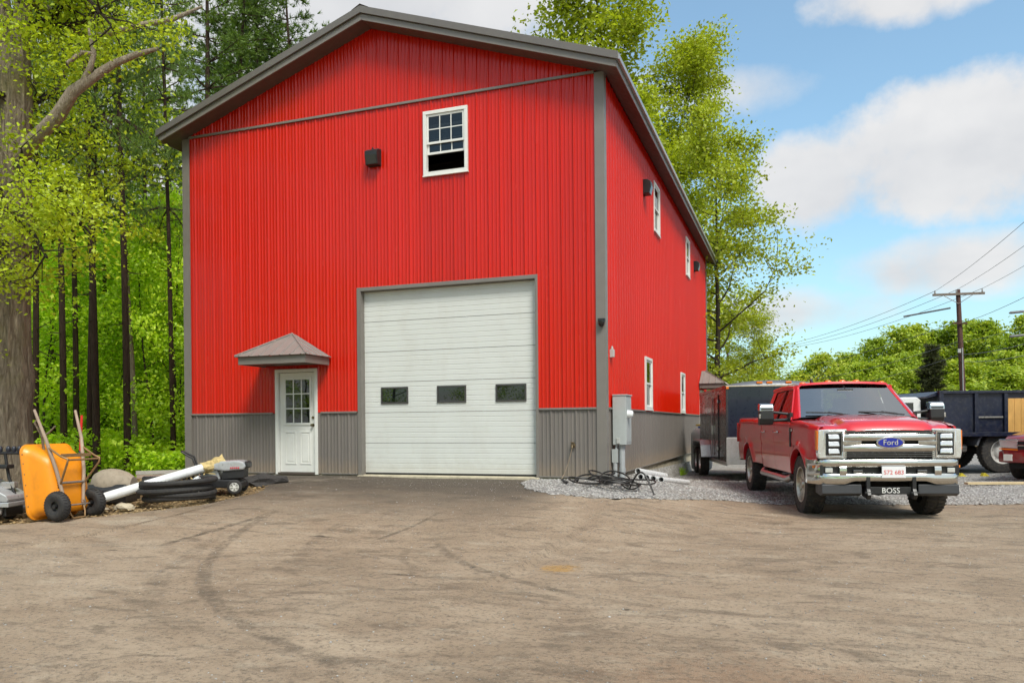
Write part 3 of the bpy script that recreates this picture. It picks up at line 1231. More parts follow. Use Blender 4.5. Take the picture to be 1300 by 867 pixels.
ent = entry_door(barn)
ent.location = ((PD[0] + PD[1]) / 2, 0, 0)
can = canopy(barn)
can.location = (-6.26, 0, 0)
# the same on the long side near the back
ent2 = copy_tree(ent, barn)
ent2.location = (0, (SD[0] + SD[1]) / 2, 0)
ent2.rotation_euler = (0, 0, R(90))
can2 = copy_tree(can, barn)
can2.location = (0, (SD[0] + SD[1]) / 2, 0)
can2.rotation_euler = (0, 0, R(90))
# dark recess behind the doors
MB().bx((PD[0] + .01, .085, 0.05), (PD[1] - .01, .10, 2.09)).build('door_backing', M_INT, ent).location = (-ent.location.x, 0, 0)

# ---- windows (local frame like the doors: wall y = 0, outside -y)
def sash_window(parent, w, h, raised=0.0, grid=(3, 2)):
    win = link('sash_window', None, parent)
    f = .065
    fm = MB()
    fm.bx((-w / 2 - f, -.042, -f), (w / 2 + f, .05, 0)).bx((-w / 2 - f, -.042, h), (w / 2 + f, .05, h + f))
    fm.bx((-w / 2 - f, -.0415, 0), (-w / 2, .05, h)).bx((w / 2, -.0415, 0), (w / 2 + f, .05, h))
    fm.build('window_frame', M_WHITE, win, bevel=.004)
    MB().bx((-w / 2 - f - .01, -.055, -f - .022), (w / 2 + f + .01, -.0005, -f - .001)).build('window_sill', M_WHITE, win, bevel=.003)
    hh = h / 2 + .02

    def sash(y, z0, z1):
        s = .042
        sm_ = MB()
        sm_.bx((-w / 2 + .002, y, z0), (w / 2 - .002, y + .024, z0 + s)).bx((-w / 2 + .002, y, z1 - s), (w / 2 - .002, y + .024, z1))
        sm_.bx((-w / 2 + .002, y + .0005, z0 + s), (-w / 2 + s, y + .024, z1 - s)).bx((w / 2 - s, y + .0005, z0 + s), (w / 2 - .002, y + .024, z1 - s))
        sm_.build('sash', M_WHITE, win, bevel=.003)
        so = win
        gx, gz_ = grid
        for i in range(1, gx):
            x = -w / 2 + s + (w - 2 * s) * i / gx
            MB().bx((x - .009, y + .004, z0 + s), (x + .009, y + .018, z1 - s)).build('glazing_bar', M_WHITE, so)
        for i in range(1, gz_):
            z = z0 + s + (z1 - z0 - 2 * s) * i / gz_
            MB().bx((-w / 2 + s, y + .005, z - .009), (w / 2 - s, y + .017, z + .009)).build('glazing_bar', M_WHITE, so)
        for i in range(gx):
            for j in range(gz_):
                xa = -w / 2 + s + (w - 2 * s) * i / gx + (.009 if i else 0)
                xb = -w / 2 + s + (w - 2 * s) * (i + 1) / gx - (.009 if i < gx - 1 else 0)
                za = z0 + s + (z1 - z0 - 2 * s) * j / gz_ + (.009 if j else 0)
                zb = z0 + s + (z1 - z0 - 2 * s) * (j + 1) / gz_ - (.009 if j < gz_ - 1 else 0)
                MB().bx((xa, y + .009, za), (xb, y + .013, zb)).build('window_pane', M_PANE, so)
    sash(-.020, h - hh, h - .002)
    sash(.010, .002 + raised, hh + raised)
    return win


wn = sash_window(barn, .77, 1.07, raised=.33)
wn.location = ((WN[0] + WN[1]) / 2, 0, WN[2] + .065)
for u0, u1, z0, z1 in SW:
    o = sash_window(barn, .72, 1.03, grid=(1, 1))
    o.location = (0, (u0 + u1) / 2, z0 + .065)
    o.rotation_euler = (0, 0, R(90))
# pale curtain-like boards seen through the side windows
for u0, u1, z0, z1 in SW:
    MB().bx((-.16, u0 + .02, z0 + .02), (-.14, u1 - .02, z1 - .02)).build('window_blind', mat('grey_blind', (.22, .21, .20), .8), barn)

# ---- fixtures on the walls
M_LENS = mat('lamp_lens', (.05, .05, .048), .10, var=.05)


def wall_pack(loc, rz, label, group=None):
    t = thing('wall_light', label, 'wall light', loc, rz, group)
    MB().prism([(-.035, -.19), (-.035, .19), (-.13, .19), (-.24, .13), (-.24, .02), (-.19, -.19)], -.165, .165, 'YZ').build('housing', M_BLACK, t, bevel=.012)
    MB().prism([(-.245, .015), (-.252, .02), (-.204, -.18), (-.195, -.182)], -.14, .14, 'YZ').build('lens', M_LENS, t)
    MB().bx((-.17, -.035, -.2), (.17, -.020, .2)).build('back_plate', M_BLACK, t, bevel=.004)
    MB().cyl((0, -.13, .19), (0, -.13, .225), .02, 10).build('photocell', M_BLACK, t)
    t.scale = (.8, .8, .8)
    return t


wall_pack((-4.45, 0, 6.07), 0, 'black wall light on the red front wall beside the upper window')
wall_pack((0, 3.85, 6.10), R(90), 'black wall light on the long side wall nearest the barn corner')
wall_pack((0, 13.05, 6.10), R(90), 'black wall light on the long side wall near the back end')

t = thing('security_camera', 'small black dome camera on the taupe corner trim', 'camera', (-.035, -.03, 2.72))
MB().bx((-.06, -.075, .0), (.06, 0, .045)).build('bracket', M_BLACK, t, bevel=.006)
MB().lathe([(0, -.10), (.03, -.092), (.05, -.06), (.055, -.02), (.055, 0), (0, 0)], 18, 'Z', (0, -.05, 0)).build('dome', mat('smoked_dome', (.012, .012, .013), .12), t, smooth=50)

t = thing('wall_sensor', 'small grey sensor box high on the side wall near the corner', 'sensor', (.03, .40, 2.13))
MB().bx((-.028, -.04, 0), (.05, .04, .14)).build('housing', mat('pale_grey_plastic', (.45, .46, .44), .5), t, bevel=.008)
MB().lathe([(0, 0), (.022, .004), (.018, .05), (0, .06)], 12, 'Z', (.012, 0, .14)).build('sensor_head', MATS['pale_grey_plastic'], t, smooth=50)

# electrical service: cabinet, meter, conduits
M_CAB = mat('grey_cabinet_paint', (.40, .43, .425), .45, var=.06, scale=3, dirt=(.25, .22, .18), dirt_amt=.15)
M_PVCG = mat('grey_conduit', (.34, .36, .37), .5, var=.08, dirt=(.25, .21, .16), dirt_amt=.3)
t = thing('meter_cabinet', 'grey electric meter cabinet with conduits on the barn side wall', 'meter cabinet', (.035, .42, 0))
MB().bx((0, 0, .575), (.245, .46, 1.45)).build('cabinet', M_CAB, t, bevel=.008)
MB().bx((-.005, -.012, 1.45), (.262, .475, 1.47)).build('cabinet_lid', M_CAB, t, bevel=.004)
MB().bx((.246, .03, .62), (.252, .43, 1.40)).build('cabinet_door', M_CAB, t, bevel=.002)
MB().lathe([(0, .095), (.05, .09), (.064, .07), (.068, .03), (.075, .0), (.075, -.005)], 20, 'X', (.254, .12, 1.12)).build('meter', mat('meter_glass', (.72, .74, .74), .15), t, smooth=50)
MB().bx((.07, -.022, .60), (.13, -.001, .70)).build('latch', MATS['pale_grey_plastic'], t, bevel=.004)
mb = MB()
mb.tube([(.145, .10, .58), (.145, .10, .05), (.15, .06, -.22)], .055, 16)
mb.tube([(.145, .10, .16), (.145, .10, .09)], .064, 16).tube([(.145, .10, .52), (.145, .10, .585)], .064, 16)
mb.build('conduit', M_PVCG, t, smooth=40)
MB().bx((-.015, -.03, .26), (.085, .06, .50)).build('junction_box', M_CAB, t, bevel=.006)
MB().tube([(.035, .01, .26), (.035, .01, -.18)], .042, 14).build('conduit', M_PVCG, t, smooth=40)
MB().tube([(.05, .04, .50), (.055, .05, .58)], .02, 10).build('conduit_nipple', M_PVCG, t)
# ------------------------------------------------------------------ vehicles
def car_paint(name, col):
    g = NG(name)
    n = g.noise(2.0, 4, .6)
    sep = g.N.new('ShaderNodeSeparateXYZ')
    g.L.new(g.obj, sep.inputs[0])
    dust = g.math('MULTIPLY', g.rng(g.noise(5, 5, .65), .42, .7), g.rng(sep.outputs[2], .95, .5))
    c = g.ramp(n, [(.3, tuple(x * .93 for x in col)), (.7, tuple(x * 1.07 for x in col))])
    c = g.mix(g.math('MULTIPLY', dust, .35), c, (.22, .17, .12))
    g.principled(Base_Color=c, Roughness=.30, Coat_Weight=1.0, Coat_Roughness=.04, Specular_IOR_Level=.5, Metallic=.15)
    MATS[name] = g.m
    return g.m


M_TRED = car_paint('red_truck_paint', (.60, .009, .020))
M_TIRE = mat('tyre_rubber', (.028, .026, .025), .82, var=.25, scale=6, dirt=(.15, .125, .095), dirt_amt=.45)
M_RIM = mat('dusty_alloy', (.52, .47, .40), .32, .85, var=.15, scale=9, dirt=(.20, .15, .10), dirt_amt=.5)
M_DARK = mat('dark_underbody', (.012, .012, .012), .8, var=.3, scale=5)
M_WSHIELD = glass_mat('windshield_glass', clear=.5, ior=4.6)
M_SGLASS = glass_mat('side_glass', clear=.28, ior=1.9)
M_AMBER = mat('amber_lens', (.75, .19, .02), .15, var=.05)
M_REFL = mat('lamp_reflector', (.75, .76, .76), .18, .75, var=.06, scale=12)
M_LAMPC = mat('clear_lamp_cover', (.62, .64, .62), .10, .35, var=.08, scale=14)
M_SEAT = mat('grey_seat_cloth', (.11, .10, .095), .85, var=.1)
M_ALU = mat('brushed_aluminium', (.55, .55, .55), .33, .9, var=.1, scale=6, dirt=(.3, .27, .22), dirt_amt=.25)


def wheel_meshes(rad, wid, rim_r, style='spoke', spokes=10, rim_mat=None):
    """meshes of tyre and rim, axis X, outer side +X"""
    h = wid / 2
    prof = [(rim_r * .97, -h * .78), (rim_r * 1.03, -h * .92), (rim_r + (rad - rim_r) * .45, -h * 1.0), (rad * .955, -h * .92), (rad * .985, -h * .78), (rad * .99, -h * .3), (rad * .99, h * .3), (rad * .985, h * .78), (rad * .955, h * .92), (rim_r + (rad - rim_r) * .45, h * 1.0), (rim_r * 1.03, h * .92), (rim_r * .97, h * .78)]
    mb = MB().lathe(prof, 44, 'X')
    nl = 40
    for k in range(nl):
        a = 2 * math.pi * k / nl
        for s, off in ((-1, 0), (1, .5)):
            an = a + off * 2 * math.pi / nl
            m = Matrix.Rotation(an, 3, 'X')
            mb.box(m @ Vector((s * h * .52, 0, rad * .995)), (h * .72, rad * .095, rad * .030), m @ Euler((0, s * .06, s * .25)).to_matrix())
            mb.box(m @ Vector((s * h * .90, 0, rad * .955)), (h * .16, rad * .085, rad * .06), m)
    tyre = mb.mesh('tyre', M_TIRE, smooth=35)
    rm = MB()
    o = h * .62
    rm.lathe([(rim_r * .99, -h * .7), (rim_r * .99, h * .82), (rim_r * 1.01, h * .90), (rim_r * .95, h * .88), (rim_r * .90, h * .5), (rim_r * .86, -h * .2), (rim_r * .30, -h * .25), (0.0, -h * .25)], 40, 'X')
    if style == 'spoke':
        for k in range(spokes):
            a = 2 * math.pi * k / spokes
            m = Matrix.Rotation(a, 3, 'X')
            q = []
            for (r, xo, w, th) in ((rim_r * .26, o * .95, .026, .05), (rim_r * .90, o * 1.02, .034, .045)):
                for dy, dx in ((-w, 0), (w, 0), (w * 1.3, -th), (-w * 1.3, -th)):
                    q.append(m @ Vector((xo + dx, dy, r)))
            rm.add(q, [(0, 1, 5, 4), (1, 2, 6, 5), (2, 3, 7, 6), (3, 0, 4, 7)])
        rm.lathe([(rim_r * .34, o * .5), (rim_r * .33, o * .98), (rim_r * .22, o * 1.05), (rim_r * .20, o * 1.25), (rim_r * .13, o * 1.33), (0, o * 1.33)], 24, 'X')
    else:
        rm.lathe([(rim_r * .92, h * .55), (rim_r * .80, h * .15), (rim_r * .55, h * .05), (rim_r * .42, h * .45), (rim_r * .22, h * .55), (rim_r * .20, h * .75), (0, h * .8)], 36, 'X')
        for k in range(10):
            a = 2 * math.pi * k / 10
            rm.tube([(h * .05, rim_r * .66 * math.sin(a), rim_r * .66 * math.cos(a)), (h * .25, rim_r * .66 * math.sin(a), rim_r * .66 * math.cos(a))], rim_r * .05, 6)
    rim = rm.mesh('rim', rim_mat or M_RIM, smooth=35)
    return tyre, rim


def add_wheel(parent, meshes, loc, side):
    w = link('wheel', None, parent, loc, (0, 0, 0 if side > 0 else math.pi))
    link('tyre', meshes[0], w)
    link('rim', meshes[1], w)
    return w


def interp(tab, t):
    if t <= tab[0][0]:
        return tab[0][1]
    for a, b in zip(tab, tab[1:]):
        if t <= b[0]:
            return a[1] + (b[1] - a[1]) * (t - a[0]) / (b[0] - a[0])
    return tab[-1][1]


def pickup(loc, rz):
    T = thing('pickup_truck', 'red crew cab pickup truck with chrome grille and tow mirrors on gravel', 'pickup truck', loc, rz)
    AR = .515                                   # wheel arch radius
    AX = (0.0, -4.06)
    ZC = .45

    def hx(y, z):
        t = (z - 1.0) / .42
        x = .982 - .030 * t * t - .012 * max(0, -t)
        if y > .45:
            x -= .10 * ((y - .45) / .5) ** 2
        x -= .022 * math.exp(-((z - .97) / .05) ** 2) * (1 if y < -.62 else .4)        # shallow body crease
        for yc in AX:
            d = math.hypot(y - yc, z - ZC)
            x += .042 * math.exp(-((d - AR) / .085) ** 2) if d > AR - .02 else .04
        return x

    topt = [(-5.25, 1.435), (-2.84, 1.425), (-2.83, 1.385), (-.62, 1.365), (-.30, 1.36), (.30, 1.33), (.70, 1.285), (.93, 1.245)]

    def lo(y):
        z = .60 if y > -.62 or y < -2.8 else .56
        if y > .62:
            z = .84
        for yc in AX:
            if abs(y - yc) < AR:
                z = max(z, ZC + math.sqrt(AR * AR - (y - yc) ** 2))
        return z

    def panel(name, y0, y1, sg, roll=True, m=None):
        ys = set(np.linspace(y0, y1, max(3, int(abs(y1 - y0) / .07))))
        for yc in AX:
            for a in np.linspace(0, math.pi, 33):
                y = yc + AR * math.cos(a)
                if min(y0, y1) < y < max(y0, y1):
                    ys.add(y)
        ys = sorted(ys)
        rows = []
        for y in ys:
            l, h = lo(y), interp(topt, y)
            r = [(sg * (hx(y, l) - .10), y, l + .012), (sg * (hx(y, l) - .012), y, l - .004)]
            for k in range(15):
                z = l + (h - l) * k / 14
                r.append((sg * hx(y, z), y, z))
            x = hx(y, h)
            r += [(sg * (x - .012), y, h + .018), (sg * (x - .035), y, h + .030), (sg * (x - .10), y, h + .034)] if roll else [(sg * (x - .04), y, h + .005)]
            rows.append(r)
        mb = MB().grid(rows)
        # turned-in edges at the shut lines
        for r, s in ((rows[0], 1), (rows[-1], -1)):
            mb.grid([r, [(p[0] - sg * .03, p[1] + s * .004, p[2]) for p in r]])
        return mb.build(name, m or M_TRED, T, smooth=38)

    for sg in (1, -1):
        panel('front_fender', -.612, .80, sg)
        panel('front_door', -1.712, -.622, sg, False)
        panel('rear_door', -2.79, -1.722, sg, False)
        panel('bed_side', -5.22, -2.835, sg)

    # hood
    rows = []
    for y in (-.46, -.42, -.3, -.1, .1, .3, .5, .65, .76, .84, .90, .935, .955, .96):
        r = []
        e = interp(topt, y) + .032
        for k in range(33):
            x = -.875 + 1.75 * k / 32
            a = abs(x)
            z = e + .045 * (1 - (a / .875) ** 2)
            z += .035 * sm(.62, .50, a) - .018 * math.exp(-((a - .66) / .05) ** 2)
            if y > .80:
                z -= .11 * ((y - .80) / .16) ** 2.4
            yy = y - .10 * (a / .875) ** 2.5 * sm(.2, .95, y)
            r.append((x, yy, z))
        rows.append(r)
    MB().grid(rows).build('hood', M_TRED, T, smooth=40)
    # cowl and wipers
    MB().grid([[(x, -.40 - .03 * 0, 1.425 + .03 * (1 - x * x)) for x in np.linspace(-.86, .86, 9)], [(x, -.60, 1.43 + .03 * (1 - x * x)) for x in np.linspace(-.86, .86, 9)]]).build('cowl', M_BLACK, T)
    for x0, x1 in ((-.70, -.05), (.10, .74)):
        MB().tube([(x0, -.44, 1.465), ((x0 + x1) / 2, -.49, 1.505), (x1, -.53, 1.515)], .011, 6).tube([((x0 + x1) / 2, -.50, 1.512), (x0 + .1, -.45, 1.48)], .014, 6).build('wiper', M_BLACK, T)

    # greenhouse
    gx = lambda z: .945 - (z - 1.38) * .36
    def wsp(u, v):                         # windshield surface: u -1..1 across, v 0..1 up
        hw = .835 + (.690 - .835) * v
        return Vector((u * hw, -.50 - .68 * v + .07 * (1 - u * u) * 1.0, 1.435 + .515 * v))
    rows = [[wsp(u, v) for u in np.linspace(-1, 1, 17)] for v in np.linspace(0, 1, 7)]
    MB().grid(rows).build('windshield', M_WSHIELD, T, smooth=60)
    # A pillars and windshield header
    for sg in (1, -1):
        pts0 = [wsp(sg, v) for v in np.linspace(-.05, 1.0, 6)]
        rows = []
        for p in pts0:
            z = p.z
            o = Vector((sg * gx(z), p.y - .10, z))
            rows.append([p + Vector((-sg * .012, .0, .004)), p + Vector((sg * .02, .012, .012)), (p + o) / 2 + Vector((sg * .025, .02, .006)), o, o + Vector((-sg * .04, -.005, 0))])
        MB().grid(rows).build('windshield_pillar', M_TRED, T, smooth=50)
    rows = []
    for k, y in enumerate(np.linspace(0, 1, 10)):
        yy = -1.155 - 1.53 * y
        r = []
        for u in np.linspace(-1, 1, 21):
            a = abs(u)
            zt = 1.965 + .045 * math.sin(math.pi * min(1, y * .8 + .18))
            z = zt + .030 * (1 - u * u) - .075 * sm(.90, 1.0, a)
            x = u * .748
            yb = yy + .06 * (1 - u * u) * (1 - y) - (0 if y < .9 else .0)
            r.append((x, yb, z))
        rows.append(r)
    rows.insert(0, [(p[0] * .985, p[1] + .012, p[2] - .035) for p in rows[0]])
    rows.append([(p[0] * .99, p[1] - .03, p[2] - .05) for p in rows[-1]])
    MB().grid(rows).build('roof', M_TRED, T, smooth=50)
    for sg in (1, -1):
        P = lambda y, z, d=0: Vector((sg * (gx(z) - d), y, z))
        # roof rail, door window frames
        MB().tube([P(-1.18, 1.93), P(-1.6, 1.955), P(-2.2, 1.955), P(-2.66, 1.93)], .034, 8).build('roof_rail', M_TRED, T, smooth=60)
        MB().grid([[P(-2.48, 1.385), P(-2.79, 1.385)], [P(-2.46, 1.65), P(-2.75, 1.65)], [P(-2.43, 1.93), P(-2.69, 1.93)]]).grid([[P(-2.79, 1.385), P(-2.79, 1.385, .30)], [P(-2.69, 1.93), P(-2.69, 1.93, .25)]]).build('rear_pillar', M_TRED, T)
        MB().grid([[P(-1.685, 1.385, -.004), P(-1.765, 1.385, -.004)], [P(-1.675, 1.93, -.004), P(-1.745, 1.93, -.004)]]).build('door_pillar', M_BLACK, T)
        mb = MB()
        mb.tube([P(-.60, 1.39), P(-.86, 1.62), P(-1.17, 1.90)], .018, 6)
        mb.tube([P(-1.17, 1.905), P(-1.68, 1.92), P(-2.44, 1.905)], .016, 6)
        mb.build('window_trim', M_TRED, T)
        MB().tube([P(-.62, 1.388, .005), P(-1.7, 1.395, .005), P(-2.5, 1.395, .005)], .013, 6).build('belt_trim', M_BLACK, T)
        for poly in ([(-.64, 1.39), (-1.68, 1.39), (-1.68, 1.915), (-1.20, 1.90)], [(-1.765, 1.39), (-2.485, 1.39), (-2.44, 1.90), (-1.75, 1.915)]):
            a = [P(y, z, .014) for y, z in poly]
            b = [P(y, z, .019) for y, z in poly]
            MB().add(a + b, [(0, 1, 2, 3), (7, 6, 5, 4), (0, 4, 5, 1), (1, 5, 6, 2), (2, 6, 7, 3), (3, 7, 4, 0)]).build('side_window', M_SGLASS, T)
        # handles
        for y in (-1.60, -2.66):
            MB().tube([(sg * (hx(y, 1.20) + .004), y - .02, 1.20), (sg * (hx(y, 1.20) + .035), y, 1.203), (sg * (hx(y, 1.20) + .035), y + .19, 1.203), (sg * (hx(y, 1.20) + .004), y + .21, 1.20)], .016, 8).build('door_handle', M_CHROME, T, smooth=60)
        # fender vent and badge
        MB().box((sg * (hx(-.50, 1.13) + .006), -.52, 1.13), (.016, .07, .30)).build('fender_vent', M_BLACK, T, bevel=.005)
        MB().box((sg * (hx(-.46, 1.24) + .012), -.50, 1.24), (.012, .20, .035)).build('fender_badge', M_CHROME, T, bevel=.003)
        # rocker and running board
        MB().tube([(sg * .93, -.66, .50), (sg * .985, -.74, .455), (sg * .985, -2.62, .455), (sg * .93, -2.72, .50)], .052, 10).build('running_board', M_ALU, T, smooth=60)
        for y in (-.85, -1.7, -2.5):
            MB().tube([(sg * .98, y, .45), (sg * .70, y, .60)], .02, 6).build('step_bracket', M_DARK, T)
        # tow mirror
        ms = 1 if sg > 0 else 1
        MB().tube([(sg * .93, -.74, 1.49), (sg * 1.22, -.80, 1.53)], .022, 8).tube([(sg * .93, -.74, 1.405), (sg * 1.22, -.80, 1.39)], .026, 8).box((sg * .935, -.74, 1.44), (.05, .20, .15)).build('mirror_arm', M_BLACK, T, bevel=.004)
        MB().prism([(-.90, 1.32), (-.74, 1.33), (-.71, 1.42), (-.72, 1.60), (-.90, 1.605)], sg * 1.185, sg * 1.40, 'YZ').build('mirror_housing', M_BLACK, T, bevel=.022, seg=3)
        MB().prism([(-.895, 1.545), (-.715, 1.535), (-.725, 1.625), (-.78, 1.665), (-.89, 1.665)], sg * 1.183, sg * 1.404, 'YZ').build('mirror_cap', M_CHROME, T, bevel=.02, seg=3)
        MB().bx((sg * 1.20, -.905, 1.36), (sg * 1.385, -.899, 1.62)).build('mirror_glass', M_CHROME, T)
        MB().box((sg * 1.39, -.735, 1.46), (.05, .04, .07)).build('mirror_lamp', MATS['pale_metal'], T, bevel=.006)
        # headlight: housing, cover, inner lamps, amber marker
        sx = lambda a: sg * a
        MB().prism([(sx(.56), .855), (sx(.555), 1.262), (sx(.86), 1.258), (sx(.935), 1.25), (sx(.945), .93), (sx(.93), .855)], .795, .915, 'XZ').build('headlight_housing', M_REFL, T, bevel=.012)
        MB().box((sx(.735), .918, 1.055), (.21, .016, .31)).build('headlight_surround', M_BLACK, T, bevel=.006)
        for z in (1.155, 1.055, .955):
            MB().box((sx(.735), .928, z), (.155, .032, .074), (R(14), 0, sx(R(10)))).build('headlight_lamp', M_REFL, T, bevel=.015, seg=3)
        MB().tube([(sx(.61), .925, .875), (sx(.61), .93, 1.235), (sx(.86), .905, 1.225), (sx(.865), .900, .885)], .016, 8, closed=True).build('headlight_light_bar', M_REFL, T, smooth=60)
        MB().prism([(.80, .97), (.90, .97), (.90, 1.235), (.80, 1.245)], sx(.93), sx(.955), 'YZ').build('side_marker', M_AMBER, T, bevel=.004)
        # lower trim of the fenders towards the bumper
        MB().bx((sx(.60), .72, .815), (sx(.93), .86, .86)).build('headlight_filler', M_DARK, T)
        # tail lamp, mud
        MB().box((sg * .955, -5.225, 1.16), (.10, .05, .40)).build('tail_light', mat('red_lens', (.35, .01, .012), .15), T, bevel=.01)

    # grille
    MB().bx((-.60, .80, .85), (.60, .895, 1.255)).build('grille_backing', M_DARK, T)
    for z in (1.235, 1.212, .935, .908, .880):
        MB().box((0, .925, z), (1.16, .03, .012)).build('grille_slat', mat('dark_chrome_slat', (.18, .18, .18), .2, .9), T, bevel=.003)
    for z in (1.1445, .9975):
        rows = []
        for dz, dy in ((-.052, .0), (-.045, .035), (-.01, .046), (.02, .044), (.045, .030), (.052, .0)):
            rows.append([(x, .915 + dy - .03 * (abs(x) / .6) ** 3, z + dz) for x in np.linspace(-.655, .655, 25)])
        mb = MB().grid(rows)
        for e in (0, -1):
            mb.add([r[e] for r in rows], [tuple(range(6))])
        mb.build('grille_bar', M_CHROME, T, smooth=40)
    for sg in (1, -1):
        MB().box((sg * .50, .928, 1.071), (.26, .030, .050)).build('grille_link', M_CHROME, T, bevel=.006)
        MB().box((sg * .63, .928, 1.071), (.030, .040, .24)).build('grille_end', MATS['dark_chrome_slat'], T, bevel=.006)
    # emblem
    el = lambda a, b, y: [(a * math.cos(t), y, 1.071 + b * math.sin(t)) for t in np.linspace(0, 2 * math.pi, 37)[:-1]]
    def oval(a, b, y0, y1, name, m):
        A, B = el(a, b, y0), el(a, b, y1)
        n = 36
        return MB().add(A + B, [tuple(range(n, 2 * n)), tuple(reversed(range(n)))] + [(i, (i + 1) % n, (i + 1) % n + n, i + n) for i in range(n)]).build(name, m, T, bevel=.004)
    oval(.185, .082, .915, .968, 'emblem_rim', M_CHROME)
    oval(.163, .064, .966, .972, 'emblem_field', mat('emblem_blue', (.006, .02, .30), .2, coat=.6))
    tm = text_mesh('Ford', .105, .002, M_REFL, 'emblem_script')
    link('emblem_script', tm, T, (0, .9745, 1.073), (R(90), 0, R(180)))

    # chrome bumper
    def by(x):
        a = abs(x)
        return .985 - .05 * (a / .8) ** 2 - (.30 * ((a - .84) / .17) ** 2 if a > .84 else 0)
    def bar(name, xs, z0, z1, m=M_CHROME, t=.09):
        rows = []
        for x in xs:
            a0, a1 = (z0(x) if callable(z0) else z0), (z1(x) if callable(z1) else z1)
            y = by(x)
            hh = a1 - a0
            rows.append([(x, y - t, a0 + .005), (x, y - .02, a0), (x, y - .004, a0 + .012), (x, y + .004, a0 + hh * .35), (x, y + .004, a0 + hh * .7), (x, y - .006, a1 - .012), (x, y - .025, a1), (x, y - t, a1 - .004)])
        mb = MB().grid(rows)
        for e in (0, -1):
            mb.add(rows[e], [tuple(range(8))])
        return mb.build(name, m, T, smooth=45)
    full = list(np.linspace(-1.012, 1.012, 45))
    bump = bar('bumper', full, .738, .850)
    bar('bumper_lower', full, lambda x: .495 + .045 * sm(.62, .45, abs(x)), .655)
    for sg in (1, -1):
        bar('bumper_post', list(np.linspace(sg * .575, sg * .665, 4)), .60, .76)
        bar('bumper_end', list(np.linspace(sg * .905, sg * 1.0115, 6)), .60, .76)
        MB().box((sg * .785, .875, .690), (.25, .06, .135)).build('fog_recess', M_BLACK, T)
        MB().box((sg * .80, .915, .692), (.10, .03, .065)).build('fog_light', M_LAMPC, T, bevel=.01)
        MB().box((sg * .42, .925, .670), (.13, .05, .06)).build('tow_hook', MATS['dark_chrome_slat'], T, bevel=.012)
        MB().box((sg * .965, by(.965) + .016, .735), (.035, .012, .035)).build('bumper_marker', M_AMBER, T, bevel=.003)
    MB().bx((-.60, .80, .62), (.60, .905, .76)).build('bumper_recess', M_BLACK, T)
    MB().bx((-.90, .55, .52), (.90, .80, .83)).build('bumper_core', M_DARK, T)
    # licence plate
    MB().box((-.03, .992, .672), (.31, .012, .155)).build('licence_plate', mat('plate_white', (.75, .76, .78), .4, var=.05), T, bevel=.002)
    link('plate_number', text_mesh('S72 683', .082, .001, mat('plate_red', (.62, .05, .045), .5), 'plate_number'), T, (-.03, .9995, .665), (R(90), 0, R(180)))
    # valance and plow mount
    for sg in (1, -1):
        MB().prism([(.60, .36), (.86, .335), (.945, .37), (.93, .50), (.60, .515)], sg * .37, sg * .90, 'YZ').build('air_dam', mat('grey_black_plastic', (.035, .036, .040), .45, var=.1), T, bevel=.012)
        MB().prism([(.78, .33), (1.00, .30), (1.04, .36), (.99, .44), (.99, .60), (.95, .63), (.93, .45), (.78, .45)], sg * .275, sg * .325, 'YZ').build('plow_mount_arm', M_BLACK, T, bevel=.004)
        MB().cyl((sg * .25, 1.0, .385), (sg * .35, 1.0, .385), .022, 10).build('plow_mount_pin', M_DARK, T)
    MB().bx((-.27, .86, .365), (.27, .965, .465)).build('plow_mount_bar', M_BLACK, T, bevel=.006)
    link('plow_mount_lettering', text_mesh('BOSS', .105, .001, mat('white_print', (.72, .72, .70), .5), 'plow_mount_lettering'), T, (0, .9665, .415), (R(90), 0, R(180)))

    # dark mechanicals, added arch shade boxes, bed, interior
    MB().bx((-.60, -.60, .62), (.60, .78, 1.22)).build('front_arch_shade_box', M_DARK, T)  # dark box added so the view through the front arches stays black
    MB().bx((-.90, -2.78, .58), (.90, -.64, .66)).build('cab_floor', M_DARK, T)
    MB().bx((-.62, -5.15, .60), (.62, -2.84, .90)).build('rear_arch_shade_box', M_DARK, T)  # dark box added to block light behind the rear arches
    for sg in (1, -1):
        MB().bx((sg * .40, -5.2, .52), (sg * .50, .80, .66)).build('frame_rail', M_DARK, T)
    MB().cyl((-.80, 0, .43), (.80, 0, .43), .06, 12).lathe([(0, -.2), (.15, -.1), (.17, 0), (.15, .1), (0, .2)], 14, 'X', (-.15, 0, .43)).build('front_axle', M_DARK, T, smooth=50)
    MB().cyl((-.80, -4.06, .43), (.80, -4.06, .43), .07, 12).lathe([(0, -.22), (.17, -.1), (.19, 0), (.17, .1), (0, .22)], 14, 'X', (0, -4.06, .43)).build('rear_axle', M_DARK, T, smooth=50)
    mb = MB()
    mb.bx((-.90, -5.17, .90), (.90, -2.86, .94)).bx((-.90, -2.90, .94), (.90, -2.86, 1.44))
    mb.bx((.84, -5.17, .94), (.90, -2.90, 1.455)).bx((-.90, -5.17, .94), (-.84, -2.90, 1.455))
    mb.build('bed_liner', M_BLACK, T)
    MB().bx((-.90, -5.235, .72), (.90, -5.175, 1.445)).build('tailgate', M_TRED, T, bevel=.012)
    MB().bx((-.95, -5.40, .56), (.95, -5.26, .74)).build('rear_bumper', M_CHROME, T, bevel=.02)
    MB().bx((-.90, -2.80, .60), (.90, -2.78, 1.42)).build('cab_back', M_TRED, T)
    MB().add([(-.80, -2.79, 1.42), (.80, -2.79, 1.42), (.66, -2.70, 1.94), (-.66, -2.70, 1.94)], [(0, 1, 2, 3)]).build('rear_window', M_SGLASS, T)
